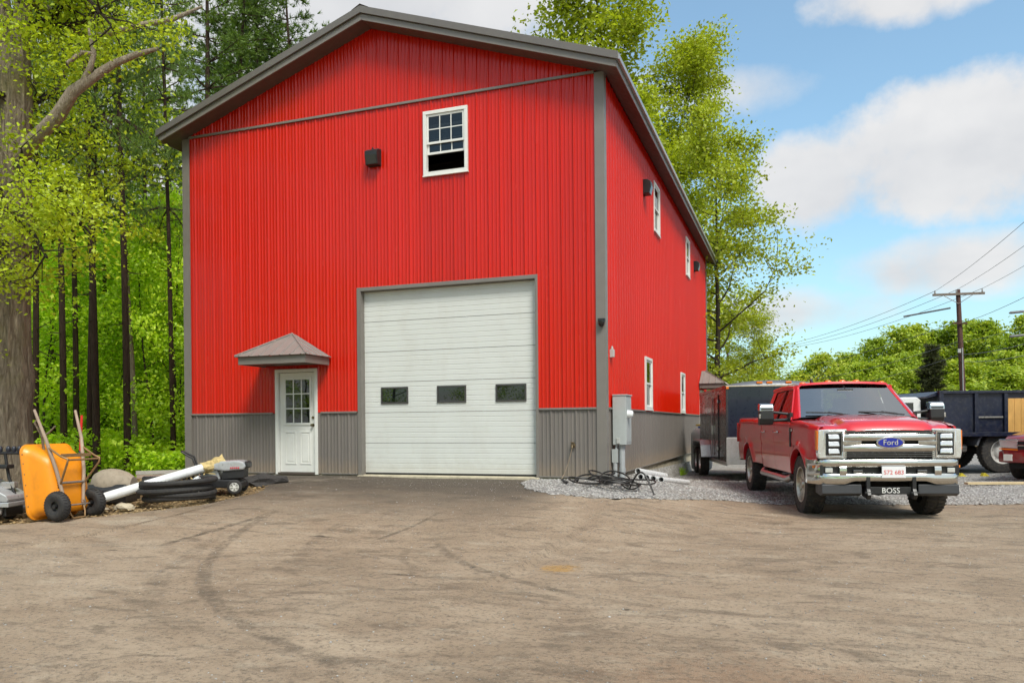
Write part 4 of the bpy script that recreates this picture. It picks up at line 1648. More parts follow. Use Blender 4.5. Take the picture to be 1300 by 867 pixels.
    MB().prism([(-.62, 1.15), (-.50, 1.42), (-.62, 1.44), (-.95, 1.40), (-1.0, 1.12)], -.85, .85, 'YZ').build('dashboard', M_BLACK, T, bevel=.03)
    st = [(.39 * math.cos(a) * .5, 0, .39 * math.sin(a) * .5) for a in np.linspace(0, 2 * math.pi, 21)[:-1]]
    MB().tube(st, .018, 6, closed=True).xf(Matrix.Translation((-.42, -1.08, 1.33)) @ Matrix.Rotation(R(-28), 4, 'X')).build('steering_wheel', M_BLACK, T)
    for x in (-.42, .42):
        for y in (-1.75, -2.62):
            MB().box((x, y, 1.27), (.52, .14, .66), (R(-12), 0, 0)).box((x, y + .28, .95), (.52, .52, .16)).box((x, y - .10, 1.70), (.26, .10, .18), (R(-8), 0, 0)).build('seat', M_SEAT, T, bevel=.03)
    MB().box((0, -1.02, 1.86), (.24, .03, .07)).tube([(0, -1.03, 1.88), (0, -1.10, 1.94)], .012, 6).build('rear_view_mirror', M_BLACK, T, bevel=.008)
    # roof marker lamps and antenna fin
    for x in (-.62, -.22, 0, .22, .62):
        MB().lathe([(.055, 0), (.05, .018), (.03, .03), (0, .032)], 12, 'Z', (x, -1.235 + .05 * (1 - (x / .75) ** 2), 2.000 + .018 * (1 - (x / .7) ** 2) - (.012 if abs(x) > .5 else 0))).build('roof_marker', M_AMBER, T, smooth=50)
    MB().prism([(-1.36, 2.02), (-1.50, 2.02), (-1.50, 2.09)], .40, .43, 'YZ').build('antenna', M_BLACK, T)
    wm = wheel_meshes(.432, .275, .262)
    for y in AX:
        for sg in (1, -1):
            add_wheel(T, wm, (sg * .835, y, .430), sg)
    return T


truck = pickup((4.09, -.55, gz(3.9, -.5) + .005), R(193.3))


# ---- enclosed trailer
M_NAVY = mat('navy_trailer_skin', (.012, .017, .032), .30, var=.12, scale=3, coat=.4)
M_SKIN = mat('charcoal_trailer_skin', (.055, .055, .06), .22, .35, var=.1, scale=3)
M_DIAM = mat('silver_stone_guard', (.60, .60, .59), .36, .75, var=.12, scale=8, dirt=(.33, .29, .22), dirt_amt=.35, bump=.2, bscale=70)


def trailer(loc, rz):
    T = thing('enclosed_trailer', 'navy enclosed cargo trailer with silver stone guard behind the red pickup', 'trailer', loc, rz)
    w, L, z0, z1 = 1.065, 4.6, .42, 2.20
    MB().bx((-w + .01, -L, z0), (w - .01, -.02, z1)).build('inner_box', M_DARK, T)
    # front skin with centre seam
    for xa, xb in ((-w + .04, -.003), (.003, w - .04)):
        MB().bx((xa, -.02, z0 + .62), (xb, .0, z1)).build('front_panel', M_NAVY, T, bevel=.004)
    mb = MB()
    for k in range(14):
        mb.lathe([(.012, 0), (.008, .006), (0, .008)], 8, 'Y', (.0, .004, z0 + .7 + k * .078))
        mb.box((0, .003, z0 + .7 + k * .078), (.02, .006, .02))
    mb.build('rivet_seam', M_NAVY, T)
    MB().bx((-w, -.02, z0), (w, .012, z0 + .615)).build('stone_guard', M_DIAM, T, bevel=.006)
    for sg in (1, -1):
        MB().bx((sg * (w - .045), -.045, z0 + .62), (sg * (w + .006), .006, z1)).build('corner_post', M_DIAM if sg < 0 else M_SKIN, T, bevel=.012)
        y = -.05
        k = 0
        while y > -L + .05:
            b = max(y - 1.13, -L)
            MB().bx((sg * (w - .012), b + .003, z0 + .06), (sg * w, y - .003, z1 - .06)).build('side_panel', M_SKIN, T, bevel=.003)
            y = b
            k += 1
        MB().bx((sg * (w - .03), -L, z1 - .058), (sg * (w + .012), -.05, z1 + .02)).build('top_rail', mat('copper_brown_rail', (.20, .12, .085), .3, .5), T, bevel=.006)
        MB().bx((sg * (w - .03), -L, z0 - .03), (sg * (w + .01), -.05, z0 + .058)).build('bottom_rail', M_ALU, T, bevel=.006)
        # fender over the axles
        prof = [(-2.42, .50), (-2.55, .80), (-2.75, .92), (-4.1, .92), (-4.28, .80), (-4.38, .50)]
        inner = [(-4.33, .50), (-4.25, .78), (-4.09, .875), (-2.76, .875), (-2.59, .78), (-2.47, .50)]
        MB().prism(prof + inner, sg * (w + .002), sg * (w + .25), 'YZ').build('wheel_fender', M_DIAM, T, bevel=.004)
    # side door on the kerb side
    MB().bx((w + .001, -1.95, z0 + .10), (w + .022, -1.10, z1 - .14)).build('side_door', M_SKIN, T, bevel=.006)
    for z in (z0 + .3, z1 - .35):
        MB().bx((w + .023, -1.16, z), (w + .05, -1.02, z + .07)).build('door_hinge', M_ALU, T, bevel=.004)
    MB().tube([(w + .05, -1.85, z0 + .15), (w + .05, -1.85, z1 - .2)], .016, 8).box((w + .05, -1.85, 1.2), (.04, .05, .22)).build('door_lock_bar', M_ALU, T)
    # domed roof
    rows = []
    for y, dz in ((.0, 0.0), (-.03, .03), (-.10, .05), (-.3, .06), (-L, .06)):
        rows.append([(x, y, z1 + dz * .4 + (.02 + dz * 1.6) * (1 - (x / w) ** 2) ** .8) for x in np.linspace(-w, w, 17)])
    MB().grid(rows).build('roof', mat('grey_roof_skin', (.13, .14, .16), .35, .3), T, smooth=50)
    MB().bx((-w, -.018, z1 - .012), (w, .014, z1 + .012)).build('front_top_trim', mat('cream_trim', (.55, .50, .38), .35), T, bevel=.004)
    for x in (-.32, .0, .10, .32):
        if x == 0:
            continue
        MB().box((x, -.02, z1 + .075), (.13, .05, .045)).build('clearance_light', M_AMBER, T, bevel=.01)
    for sg in (1, -1):
        MB().box((sg * (w - .03), .01, z1 - .04), (.06, .03, .05)).build('corner_marker_light', M_AMBER, T, bevel=.008)
    # tongue, jack, wheels
    for sg in (1, -1):
        MB().tube([(sg * .55, -.05, .40), (0, .62, .42)], .05, 6).build('tongue_beam', M_DARK, T)
    MB().tube([(0, .38, .20), (0, .38, .85)], .03, 8).build('tongue_jack', M_DARK, T)
    wm = wheel_meshes(.36, .22, .20, 'dish', rim_mat=M_DIAM)
    for y in (-2.98, -3.82):
        for sg in (1, -1):
            add_wheel(T, wm, (sg * (w + .12), y, .36), sg)
    MB().bx((-w + .05, -L - .03, z0 + .05), (w - .05, -L - .002, z1 - .05)).build('ramp_door', M_SKIN, T, bevel=.006)
    return T


trailer((2.655, 5.39, gz(2.3, 6.5) + .02), R(193.6))


# ---- dump truck, side on
def dump_truck(loc, rz):
    T = thing('dump_truck', 'navy steel dump truck with a wooden side board and white cab', 'dump truck', loc, rz)
    M_NB = mat('navy_dump_steel', (.010, .014, .032), .35, var=.25, scale=4, dirt=(.09, .085, .08), dirt_amt=.3)
    M_WOOD = mat('new_plywood', (.60, .33, .09), .6, var=.25, scale=3, stretch=(6, 1, .6))
    M_WCAB = mat('white_cab_paint', (.70, .71, .70), .25, var=.04, coat=.5)
    X = 1.22
    z0, z1 = .98, 2.06
    y0, y1 = -2.2, 1.60
    MB().bx((-X + .05, y0, z0), (X - .05, y1, z0 + .08)).build('bed_floor', M_NB, T)
    for sg in (1, -1):
        ys = [y1, .72, -.02, -.62, -1.25, y0]
        for a, b in zip(ys, ys[1:]):
            MB().bx((sg * (X - .05), b + .002, z0 + .05), (sg * (X - .01), a - .002, z1 - .07)).build('side_plate', M_NB, T)
            if sg < 0 and abs(a + .02) < .01:
                for k in range(3):
                    wdt = (a - b - .10) / 3
                    MB().bx((sg * (X - .005), a - .05 - k * wdt - wdt + .003, z0 + .02), (sg * (X + .025), a - .05 - k * wdt - .003, z1 - .20)).build('wooden_board', M_WOOD, T, bevel=.003)
            MB().bx((sg * (X - .009), b - .045, z0 + .03), (sg * (X + .05), b + .045, z1 - .075)).build('side_post', M_NB, T, bevel=.006)
        MB().bx((sg * (X - .06), y0, z1 - .07), (sg * (X + .06), y1, z1)).build('top_rail', M_NB, T, bevel=.01)
        MB().bx((sg * (X - .06), y0, z0 - .06), (sg * (X + .06), y1, z0 + .045)).build('bottom_rail', M_NB, T, bevel=.01)
        MB().bx((sg * (X - .008), .0 + .05, z0 + .40), (sg * (X + .03), .67, z0 + .44)).build('mid_rail', MATS['pale_metal'], T)
        MB().bx((sg * (X - .05), y1 - .06, z0), (sg * (X + .055), y1 + .05, z1 - .004)).build('corner_post', M_NB, T, bevel=.01)
    MB().bx((-X + .05, y1 - .04, z0), (X - .05, y1, z1)).build('front_board', M_NB, T)
    MB().bx((-X + .05, y0, z0), (X - .05, y0 + .04, z1)).build('tailgate', M_NB, T)
    MB().prism([(y1, z1 - .004), (y1 + .35, z1 - .14), (y1 + .35, z1 - .18), (y1, z1 - .10)], -X + .05, X - .05, 'YZ').build('cab_guard', M_NB, T)
    for sg in (1, -1):
        MB().bx((sg * .38, -2.2, .68), (sg * .48, 4.2, .92)).build('frame_rail', M_DARK, T)
        prof = [(.72 * math.cos(a), .53 + .70 * math.sin(a)) for a in np.linspace(.25, math.pi - .25, 14)]
        inn = [(.67 * math.cos(a), .53 + .65 * math.sin(a)) for a in np.linspace(math.pi - .25, .25, 14)]
        MB().prism(prof + inn, sg * .72, sg * 1.20, 'YZ').build('wheel_fender', mat('grey_fender', (.10, .105, .12), .35, var=.1), T)
        MB().bx((sg * .60, 1.10, .42), (sg * 1.12, 1.75, .86)).build('tool_box', M_NB, T, bevel=.015)
        MB().cyl((sg * .85, .78, .62), (sg * .85, 1.02, .62), .10, 14).build('air_tank', MATS['pale_metal'], T)
    # cab, mostly hidden behind the pickup
    cabm = MB()
    cabm.prism([(1.95, .62), (1.95, 1.84), (2.05, 1.92), (3.25, 1.92), (3.65, 1.42), (4.6, 1.30), (4.75, .62)], -.98, .98, 'YZ')
    cabm.build('cab', M_WCAB, T, bevel=.04, seg=3)
    for sg in (1, -1):
        MB().prism([(2.15, 1.40), (2.15, 1.78), (3.12, 1.78), (3.45, 1.40)], sg * .975, sg * .988, 'YZ').build('side_window', MATS['dark_pane'], T)
    MB().prism([(3.29, 1.86), (3.63, 1.445), (3.645, 1.46), (3.305, 1.875)], -.85, .85, 'YZ').build('windshield', MATS['dark_pane'], T)
    wm = wheel_meshes(.53, .26, .30, 'dish', rim_mat=mat('white_hub', (.62, .60, .57), .4, .2, dirt=(.25, .2, .15), dirt_amt=.5))
    for y in (0, 4.05):
        for sg in (1, -1):
            add_wheel(T, wm, (sg * 1.03, y, .53), sg)
    MB().cyl((-.9, 0, .53), (.9, 0, .53), .1, 10).build('rear_axle', M_DARK, T)
    return T


_dx, _dy = math.cos(R(110)), math.sin(R(110))
dump_truck((7.95 + 1.05 * _dx, 9.4 + 1.05 * _dy, gz(8, 9.4) + .02), R(110))


# ---- second red vehicle, only its front corner is in view
def old_pickup(loc, rz):
    T = thing('parked_vehicle', 'maroon pickup with chrome trimmed headlights parked in front of the dump truck', 'pickup truck', loc, rz)
    M_MAR = car_paint('maroon_paint', (.26, .008, .014))
    sec = []
    tab = [(0.0, .50, .84, .80), (-.06, .46, .92, .86), (-.25, .44, .98, .90), (-.8, .42, 1.05, .92), (-1.35, .42, 1.08, .93), (-1.4, .42, 1.09, .93), (-3.0, .42, 1.08, .93), (-4.9, .42, 1.08, .92), (-4.95, .5, 1.0, .88)]
    for y, a, b, w in tab:
        sec.append([(w * .94, y, a), (w, y, a + .15), (w * 1.0, y, (a + b) / 2), (w * .985, y, b - .08), (w * .90, y, b - .01), (w * .4, y, b + .02), (-w * .4, y, b + .02), (-w * .90, y, b - .01), (-w * .985, y, b - .08), (-w, y, (a + b) / 2), (-w, y, a + .15), (-w * .94, y, a)])
    mb = MB().grid(sec, closed=True)
    mb.add(sec[0], [tuple(range(12))]).add(sec[-1], [tuple(range(12))])
    mb.build('body', M_MAR, T, smooth=40)
    MB().prism([(-1.35, 1.07), (-1.95, 1.62), (-3.1, 1.64), (-3.25, 1.07)], -.80, .80, 'YZ').build('cab', M_MAR, T, bevel=.05, seg=3)
    MB().prism([(-1.395, 1.09), (-1.925, 1.575), (-1.94, 1.59), (-1.41, 1.10)], -.70, .70, 'YZ').build('windshield', MATS['dark_pane'], T)
    for sg in (1, -1):
        MB().prism([(-1.60, 1.10), (-2.0, 1.55), (-3.0, 1.56), (-3.12, 1.10)], sg * .795, sg * .806, 'YZ').build('side_window', MATS['dark_pane'], T)
        MB().prism([(sg * .50, .70), (sg * .86, .72), (sg * .88, .87), (sg * .50, .87)], -.12, .012, 'XZ').build('headlight', M_LAMPC, T, bevel=.012)
        MB().prism([(sg * .50, .655), (sg * .875, .675), (sg * .875, .70), (sg * .50, .69)], -.12, .016, 'XZ').build('turn_signal', M_AMBER, T, bevel=.006)
        MB().prism([(sg * .60, .43), (sg * .78, .43), (sg * .78, .57), (sg * .60, .57)], -.02, .035, 'XZ').build('fog_light', mat('white_lamp_panel', (.70, .68, .62), .3), T, bevel=.008)
    MB().bx((-.50, -.05, .68), (.50, .014, .86)).build('grille', M_BLACK, T, bevel=.008)
    MB().tube([(-.88, .0, .885), (-.5, .03, .89), (.5, .03, .89), (.88, .0, .885)], .014, 8).tube([(-.50, .028, .77), (.5, .028, .77)], .02, 8).build('chrome_trim', M_CHROME, T)
    rows = []
    for x in np.linspace(-.93, .93, 17):
        y = .03 - .12 * (abs(x) / .93) ** 4
        rows.append([(x, y - .1, .38), (x, y, .40), (x, y + .02, .5), (x, y, .62), (x, y - .1, .64)])
    MB().grid(rows).build('bumper', M_MAR, T, smooth=50)
    MB().bx((-.75, -4.8, .26), (.75, -.15, .46)).build('underbody', M_DARK, T)
    wm = wheel_meshes(.37, .24, .22, 'dish')
    for y in (-.85, -4.0):
        for sg in (1, -1):
            add_wheel(T, wm, (sg * .80, y, .37), sg)
    return T


_a = math.atan2(.62, -.78)            # heading: forward = (-sin, cos)
_f2 = Vector((-math.sin(_a), math.cos(_a), 0))
_r3 = Vector((math.cos(_a), math.sin(_a), 0))
_c = Vector((7.26, 6.5, 0)) - _r3 * .93
old_pickup((_c.x, _c.y, gz(_c.x, _c.y) + .02), _a)
# ------------------------------------------------------------------ vegetation
CAM = Vector((3.075, -13.358, .943))
FW = Vector((math.sin(_yaw), math.cos(_yaw), 0))
RT = Vector((math.cos(_yaw), -math.sin(_yaw), 0))


def spot_(a, D):
    """ground point at depth D (m) and slope a (sideways / depth) from where the picture was taken"""
    p = CAM + FW * D + RT * (a * D)
    return p.x, p.y


def leaves_np(C, size, rs, up=.35, ratio=.62):
    """rhombic leaves at the points C; returns verts, quads"""
    n = len(C)
    nrm = rs.normal(size=(n, 3))
    nrm[:, 2] = np.abs(nrm[:, 2]) + up
    nrm /= np.linalg.norm(nrm, axis=1)[:, None]
    t = rs.normal(size=(n, 3))
    t -= nrm * (t * nrm).sum(1)[:, None]
    t /= np.linalg.norm(t, axis=1)[:, None] + 1e-9
    b = np.cross(nrm, t)
    s = size * rs.uniform(.6, 1.35, n)
    a = t * (s * .5)[:, None]
    w = b * (s * .5 * ratio)[:, None]
    dr = nrm * (s * .12)[:, None]
    V = np.stack([C - a, C + w + dr, C + a, C - w + dr], 1).reshape(-1, 3)
    F = (np.arange(n) * 4)[:, None] + np.arange(4)[None]
    return V, F


def needles_np(C, D, ln, wd, per, rs):
    """needle tufts: thin quads fanning out from the points C along directions D"""
    n = len(C)
    Cc = np.repeat(C, per, 0)
    Dd = np.repeat(D, per, 0) + rs.normal(size=(n * per, 3)) * .75
    Dd /= np.linalg.norm(Dd, axis=1)[:, None]
    L = ln * rs.uniform(.6, 1.2, n * per)
    s = rs.normal(size=(n * per, 3))
    s -= Dd * (s * Dd).sum(1)[:, None]
    s /= np.linalg.norm(s, axis=1)[:, None] + 1e-9
    s *= wd * .5
    e = Cc + Dd * L[:, None]
    V = np.stack([Cc - s, Cc + s, e + s * .3, e - s * .3], 1).reshape(-1, 3)
    F = (np.arange(n * per) * 4)[:, None] + np.arange(4)[None]
    return V, F


def bark_material(name, dark, lite, scale=1.0, moss=None):
    g = NG(name)
    v = g.mapping((7 * scale, 7 * scale, 1.1 * scale))
    n = g.noise(2.2, 8, .7, v, 1.3)
    n2 = g.noise(14 * scale, 5, .7)
    c = g.ramp(n, [(.32, dark), (.55, tuple((a + b) / 2 for a, b in zip(dark, lite))), (.72, lite)])
    c = g.mix(g.math('MULTIPLY', n2, .35), c, dark)
    if moss:
        c = g.mix(g.math('MULTIPLY', g.rng(g.noise(1.2, 4, .6), .5, .72), .6), c, moss)
    h = g.math('ADD', n, g.math('MULTIPLY', n2, .3))
    g.principled(Base_Color=c, Roughness=.92, Normal=g.bump(h, 1.0, .09), Specular_IOR_Level=.2)
    return g.m


M_OAKB = bark_material('oak_bark', (.12, .09, .062), (.56, .47, .35), 1.0, (.26, .235, .09))
M_PINEB = bark_material('pine_bark', (.030, .020, .014), (.15, .095, .065), 1.0)
M_DEADB = bark_material('dead_wood', (.30, .23, .165), (.64, .56, .45), 1.3)
M_BIRCHB = bark_material('pale_bark', (.16, .12, .08), (.42, .36, .27), 1.5)
M_TWIG = bark_material('branch_bark', (.035, .028, .020), (.13, .105, .075), 1.4)
LEAF = {
    'oak': island_material('spring_oak_leaf', [(0, (.16, .21, .010)), (.45, (.27, .34, .014)), (.8, (.37, .43, .022)), (1, (.47, .49, .05))], .55, .42),
    'green': island_material('green_leaf', [(0, (.12, .20, .011)), (.4, (.23, .35, .016)), (.75, (.34, .46, .024)), (1, (.48, .56, .05))], .55, .52),
    'maple': island_material('olive_leaf', [(0, (.16, .15, .018)), (.35, (.22, .26, .018)), (.75, (.31, .36, .024)), (1, (.42, .44, .05))], .55, .40),
    'far': island_material('far_leaf', [(0, (.08, .125, .012)), (.5, (.20, .27, .02)), (1, (.36, .38, .045))], .6, .38),
    'pine': island_material('pine_needle', [(0, (.045, .08, .014)), (.6, (.10, .16, .025)), (1, (.18, .24, .04))], .6, .35),
    'spruce': island_material('spruce_needle', [(0, (.030, .038, .015)), (.6, (.055, .062, .022)), (1, (.10, .10, .04))], .65, .1),
}


def wander(rs, p, d, L, n, wob, up=0.0):
    pts = [np.array(p, float)]
    d = np.array(d, float)
    d /= np.linalg.norm(d)
    for k in range(n):
        d = d + rs.normal(size=3) * wob + np.array([0, 0, up])
        d /= np.linalg.norm(d)
        pts.append(pts[-1] + d * L / n)
    return pts


def broadleaf(seed, H, base, rad, nleaf, leaf, lmat, r0, nprim=16, shape=None, cl=.55, bark=None, twig=None, rise=.45, bare=0.0, sides=8):
    """trunk with limbs + crown of single leaves; returns (trunk mesh, crown mesh)"""
    rs = np.random.RandomState(seed)
    shape = shape or (lambda t: math.sin(math.pi * min(1, .12 + .88 * t) ** .8) ** .7)
    mb = MB()
    tr = wander(rs, (0, 0, -.15), (rs.normal() * .04, rs.normal() * .04, 1), H * .95, 12, .045, .05)
    rr = [r0 * (1 - .93 * (k / 12) ** .9) + (.35 * r0 if k == 0 else 0) for k in range(13)]
    mb.tube([Vector(p) for p in tr], rr, sides)
    cent = []

    def at(t):
        f = t * 12
        i = min(int(f), 11)
        return tr[i] + (tr[i + 1] - tr[i]) * (f - i)
    for k in range(nprim):
        t = k / (nprim - 1)
        zt = base / H + (1 - base / H) * t ** 1.05
        p = at(min(.985, zt))
        L = rad * shape(t) * rs.uniform(.7, 1.15)
        az = k * 2.399 + rs.uniform(-.5, .5)
        el = rise * (.5 + t) + rs.uniform(-.15, .2)
        d = (math.cos(az), math.sin(az), math.tan(el))
        pl = wander(rs, p, d, L, 6, .13, .03)
        rb = max(.012, r0 * .38 * (1 - zt * .75))
        mb.tube([Vector(q) for q in pl], [rb * (1 - .8 * j / 6) for j in range(7)], 5, caps=False)
        for j in range(5):
            f = rs.uniform(.25, 1.0)
            i = min(int(f * 6), 5)
            q = pl[i] + (pl[i + 1] - pl[i]) * (f * 6 - i)
            d2 = np.array(d) * .5 + rs.normal(size=3) * .7
            ps = wander(rs, q, d2, L * rs.uniform(.22, .5), 3, .2, .05)
            mb.tube([Vector(x) for x in ps], [rb * .38, rb * .28, rb * .2, rb * .1], 4, caps=False)
            if rs.rand() > bare:
                cent += [ps[1], ps[2], ps[3], ps[3]]
        cent += [pl[4], pl[5], pl[6], pl[6]]
    cent += [at(.97)] * 6
    cent = np.array(cent)
    idx = rs.randint(0, len(cent), nleaf)
    wsz = rs.uniform(.45, 1.3, len(cent))[idx]
    C = cent[idx] + np.clip(rs.normal(size=(nleaf, 3)), -1.45, 1.45) * np.array([cl, cl, cl * .62]) * wsz[:, None]
    V, F = leaves_np(C, leaf, rs)
    tm = mb.mesh('trunk', bark or M_TWIG, smooth=50)
    cm = np_mesh('crown', V, F)
    cm.materials.append(lmat)
    return tm, cm


def pine(seed, H, base, rad, r0, ntuft, needle, lmat, bark, wd=.035, per=12, droop=-.05, nwh=14, dead=True):
    rs = np.random.RandomState(seed)
    mb = MB()
    tr = wander(rs, (0, 0, -.15), (rs.normal() * .015, rs.normal() * .015, 1), H, 12, .012, .03)
    mb.tube([Vector(p) for p in tr], [r0 * (1 - .9 * (k / 12)) for k in range(13)], 10)
    C, D = [], []
    for k in range(nwh):
        t = k / (nwh - 1)
        z = base + (H - base) * t ** .9
        f = min(11.99, z / H * 12)
        i = int(f)
        p = tr[i] + (tr[i + 1] - tr[i]) * (f - i)
        nb = rs.randint(4, 7)
        for j in range(nb):
            az = j * 2 * math.pi / nb + rs.uniform(0, 1.2)
            L = rad * (1 - t * .85) ** .8 * rs.uniform(.6, 1.1)
            pl = wander(rs, p, (math.cos(az), math.sin(az), droop + .35 * t), L, 6, .10, .02)
            mb.tube([Vector(q) for q in pl], [max(.01, r0 * .22 * (1 - t * .7)) * (1 - .8 * m / 6) for m in range(7)], 4, caps=False)
            m = max(3, int(ntuft * L / rad / nwh / nb * 1.6))
            for q in range(m):
                g_ = rs.uniform(.28, 1.0)
                i2 = min(int(g_ * 6), 5)
                c = pl[i2] + (pl[i2 + 1] - pl[i2]) * (g_ * 6 - i2)
                side = rs.normal(size=3) * np.array([1, 1, .25]) * L * .12
                C.append(c + side)
                dd = np.array(pl[6]) - np.array(pl[0])
                dd = dd / np.linalg.norm(dd) + side / (np.linalg.norm(side) + 1e-6) * .8 + np.array([0, 0, .25])
                D.append(dd)
    if dead:
        for k in range(14):
            z = rs.uniform(base * .35, base)
            az = rs.uniform(0, 6.28)
            pl = wander(rs, (0, 0, z), (math.cos(az), math.sin(az), rs.uniform(-.2, .25)), rs.uniform(.4, 1.6), 4, .12)
            mb.tube([Vector(q) for q in pl], [.028, .02, .015, .01, .005], 4, caps=False)
    V, F = needles_np(np.array(C), np.array(D), needle, wd, per, rs)
    tm = mb.mesh('trunk', bark, smooth=50)
    cm = np_mesh('crown', V, F)
    cm.materials.append(lmat)
    return tm, cm


def plant(name, label, meshes, x, y, s=1.0, rz=0.0, group=None, cat='tree', sx=None, tilt=0.0):
    t = thing(name, label, cat, (x, y, gz(x, y) - .05), 0, group)
    t.rotation_euler = (tilt, tilt * .6, rz)
    t.scale = sx if sx else (s, s, s)
    link('trunk', meshes[0], t)
    link('crown', meshes[1], t)
    return t


# ---- variants
V_SAP = [broadleaf(21 + k, 7.0, 1.0, 2.1, 8500, .115, LEAF['green'], .055, 15, cl=.42, rise=.35) for k in range(3)]
V_TREE = [broadleaf(31 + k, 15.0, 3.5, 4.2, 15000, .165, LEAF['green'], .16, 20, cl=.62, rise=.4) for k in range(2)]
V_PINE = [pine(41 + k, 22.0, 9.0, 4.2, .22, 2300, .21, LEAF['pine'], M_PINEB, per=14, wd=.03) for k in range(2)]
V_FAR = [broadleaf(51 + k, 12.0, .8, 4.8, 9000, .42, LEAF['far'], .16, 18, cl=.85, rise=.4) for k in range(3)]
V_MAPLE = [broadleaf(61, 23.0, 4.0, 6.2, 44000, .19, LEAF['maple'], .24, 36, cl=.55, rise=.62, bark=M_TWIG, shape=lambda t: (.95 - .45 * t) * (.75 + .25 * math.sin(9 * t))),
           broadleaf(62, 16.0, 2.2, 5.2, 27000, .17, LEAF['maple'], .20, 30, cl=.55, rise=.42, bark=M_TWIG, shape=lambda t: 1.0 - .62 * t)]

rsP = np.random.RandomState(77)

# ---- woods beside the barn
G1 = 'leafy saplings in the woods'
for a, D, s in [(-.600, 21.5, .85), (-.505, 22.5, .80), (-.455, 21.0, .9), (-.425, 22.5, .85), (-.625, 22.5, 1.15), (-.57, 24.5, 1.2), (-.52, 25, 1.1), (-.475, 26, 1.25), (-.44, 27.5, 1.1), (-.66, 25, 1.2), (-.60, 29, 1.3), (-.55, 31, 1.35), (-.50, 32, 1.2), (-.46, 33, 1.4), (-.425, 31, 1.2), (-.41, 24.5, .9), (-.70, 19, 1.1), (-.64, 33, 1.4), (-.40, 34, 1.3), (-.585, 35, 1.5), (-.53, 37, 1.45), (-.48, 38, 1.5)]:
    x, y = spot_(a, D)
    s *= rsP.uniform(.9, 1.1)
    plant('sapling', 'slender leafy green sapling growing in the woods beside the barn', V_SAP[rsP.randint(3)], x, y, s, rsP.uniform(0, 6.3), G1)
G2 = 'tall broadleaf trees in the woods'
for a, D, s in [(-.64, 40, .85), (-.50, 44, .8), (-.42, 42, .85), (-.58, 50, .8), (-.36, 48, .8), (-.74, 32, .9)]:
    x, y = spot_(a, D)
    plant('broadleaf_tree', 'tall full-crowned green tree deep in the woods beside the barn', V_TREE[rsP.randint(2)], x, y, s * rsP.uniform(.9, 1.05), rsP.uniform(0, 6.3), G2)
G3 = 'pine trees in the woods'
for a, D, s in [(-.570, 19.5, .95), (-.554, 20.5, .9), (-.538, 19.0, .9), (-.528, 18.6, 1.0), (-.489, 19.2, 1.0), (-.607, 19, .9), (-.585, 23, 1.0), (-.430, 20.5, .8), (-.518, 24, .9), (-.46, 25, .95), (-.36, 31, .98), (-.325, 33, 1.0), (-.27, 33, .95), (-.31, 37, 1.05), (-.22, 36, .9), (-.385, 30, 1.0), (-.293, 35, 1.0), (-.340, 40, .95), (-.425, 36, 1.05), (-.24, 42, .85), (-.46, 42, 1.0), (-.515, 36, 1.0)]:
    x, y = spot_(a, D)
    plant('pine_tree', 'dark-trunked tall pine rising through the woods beside the barn', V_PINE[rsP.randint(2)], x, y, s, rsP.uniform(0, 6.3), G3, tilt=rsP.uniform(-.02, .02), sx=((s * .42, s * .42, s) if D < 26 else None))
x, y = spot_(-.430, 21.5)
plant('dead_sapling', 'thin dark bare-stemmed young tree close to the barn corner', V_SAP[1], x, y, 1.0, 1.0, sx=(.8, .8, 1.2))
# pale thin stem
rs0 = np.random.RandomState(5)
pb = wander(rs0, (0, 0, -.1), (-.03, 0, 1), 13.5, 12, .012)
pm = MB().tube([Vector(p) for p in pb], [.075 * (1 - .6 * k / 12) for k in range(13)], 9)
cents = []
for k in range(10):
    q = pb[6 + k % 7]
    ps = wander(rs0, q, (rs0.normal(), rs0.normal(), .5), 1.6, 4, .15)
    pm.tube([Vector(w) for w in ps], [.02, .016, .012, .008, .004], 4, caps=False)
    cents += ps[2:]
cents = np.array(cents)
Cn = cents[rs0.randint(0, len(cents), 2600)] + rs0.normal(size=(2600, 3)) * .42
Vl, Fl = leaves_np(Cn, .12, rs0)
cm_ = np_mesh('crown', Vl, Fl)
cm_.materials.append(LEAF['oak'])
x, y = spot_(-.478, 20.5)
plant('birch_tree', 'thin pale-barked tree with a straight bare stem in the woods', (pm.mesh('trunk', M_BIRCHB, smooth=50), cm_), x, y)

# far backdrop of the woods: bushy crowns down to the ground
G4 = 'bushy trees closing off the woods'
for k in range(22):
    a = -.80 + .48 * (k + rsP.uniform(-.3, .3)) / 21
    D = rsP.uniform(52, 72)
    x, y = spot_(a, D)
    s = rsP.uniform(.6, .9)
    plant('bushy_tree', 'bushy light green tree closing off the far side of the woods', V_FAR[rsP.randint(3)], x, y, s, rsP.uniform(0, 6.3), G4)

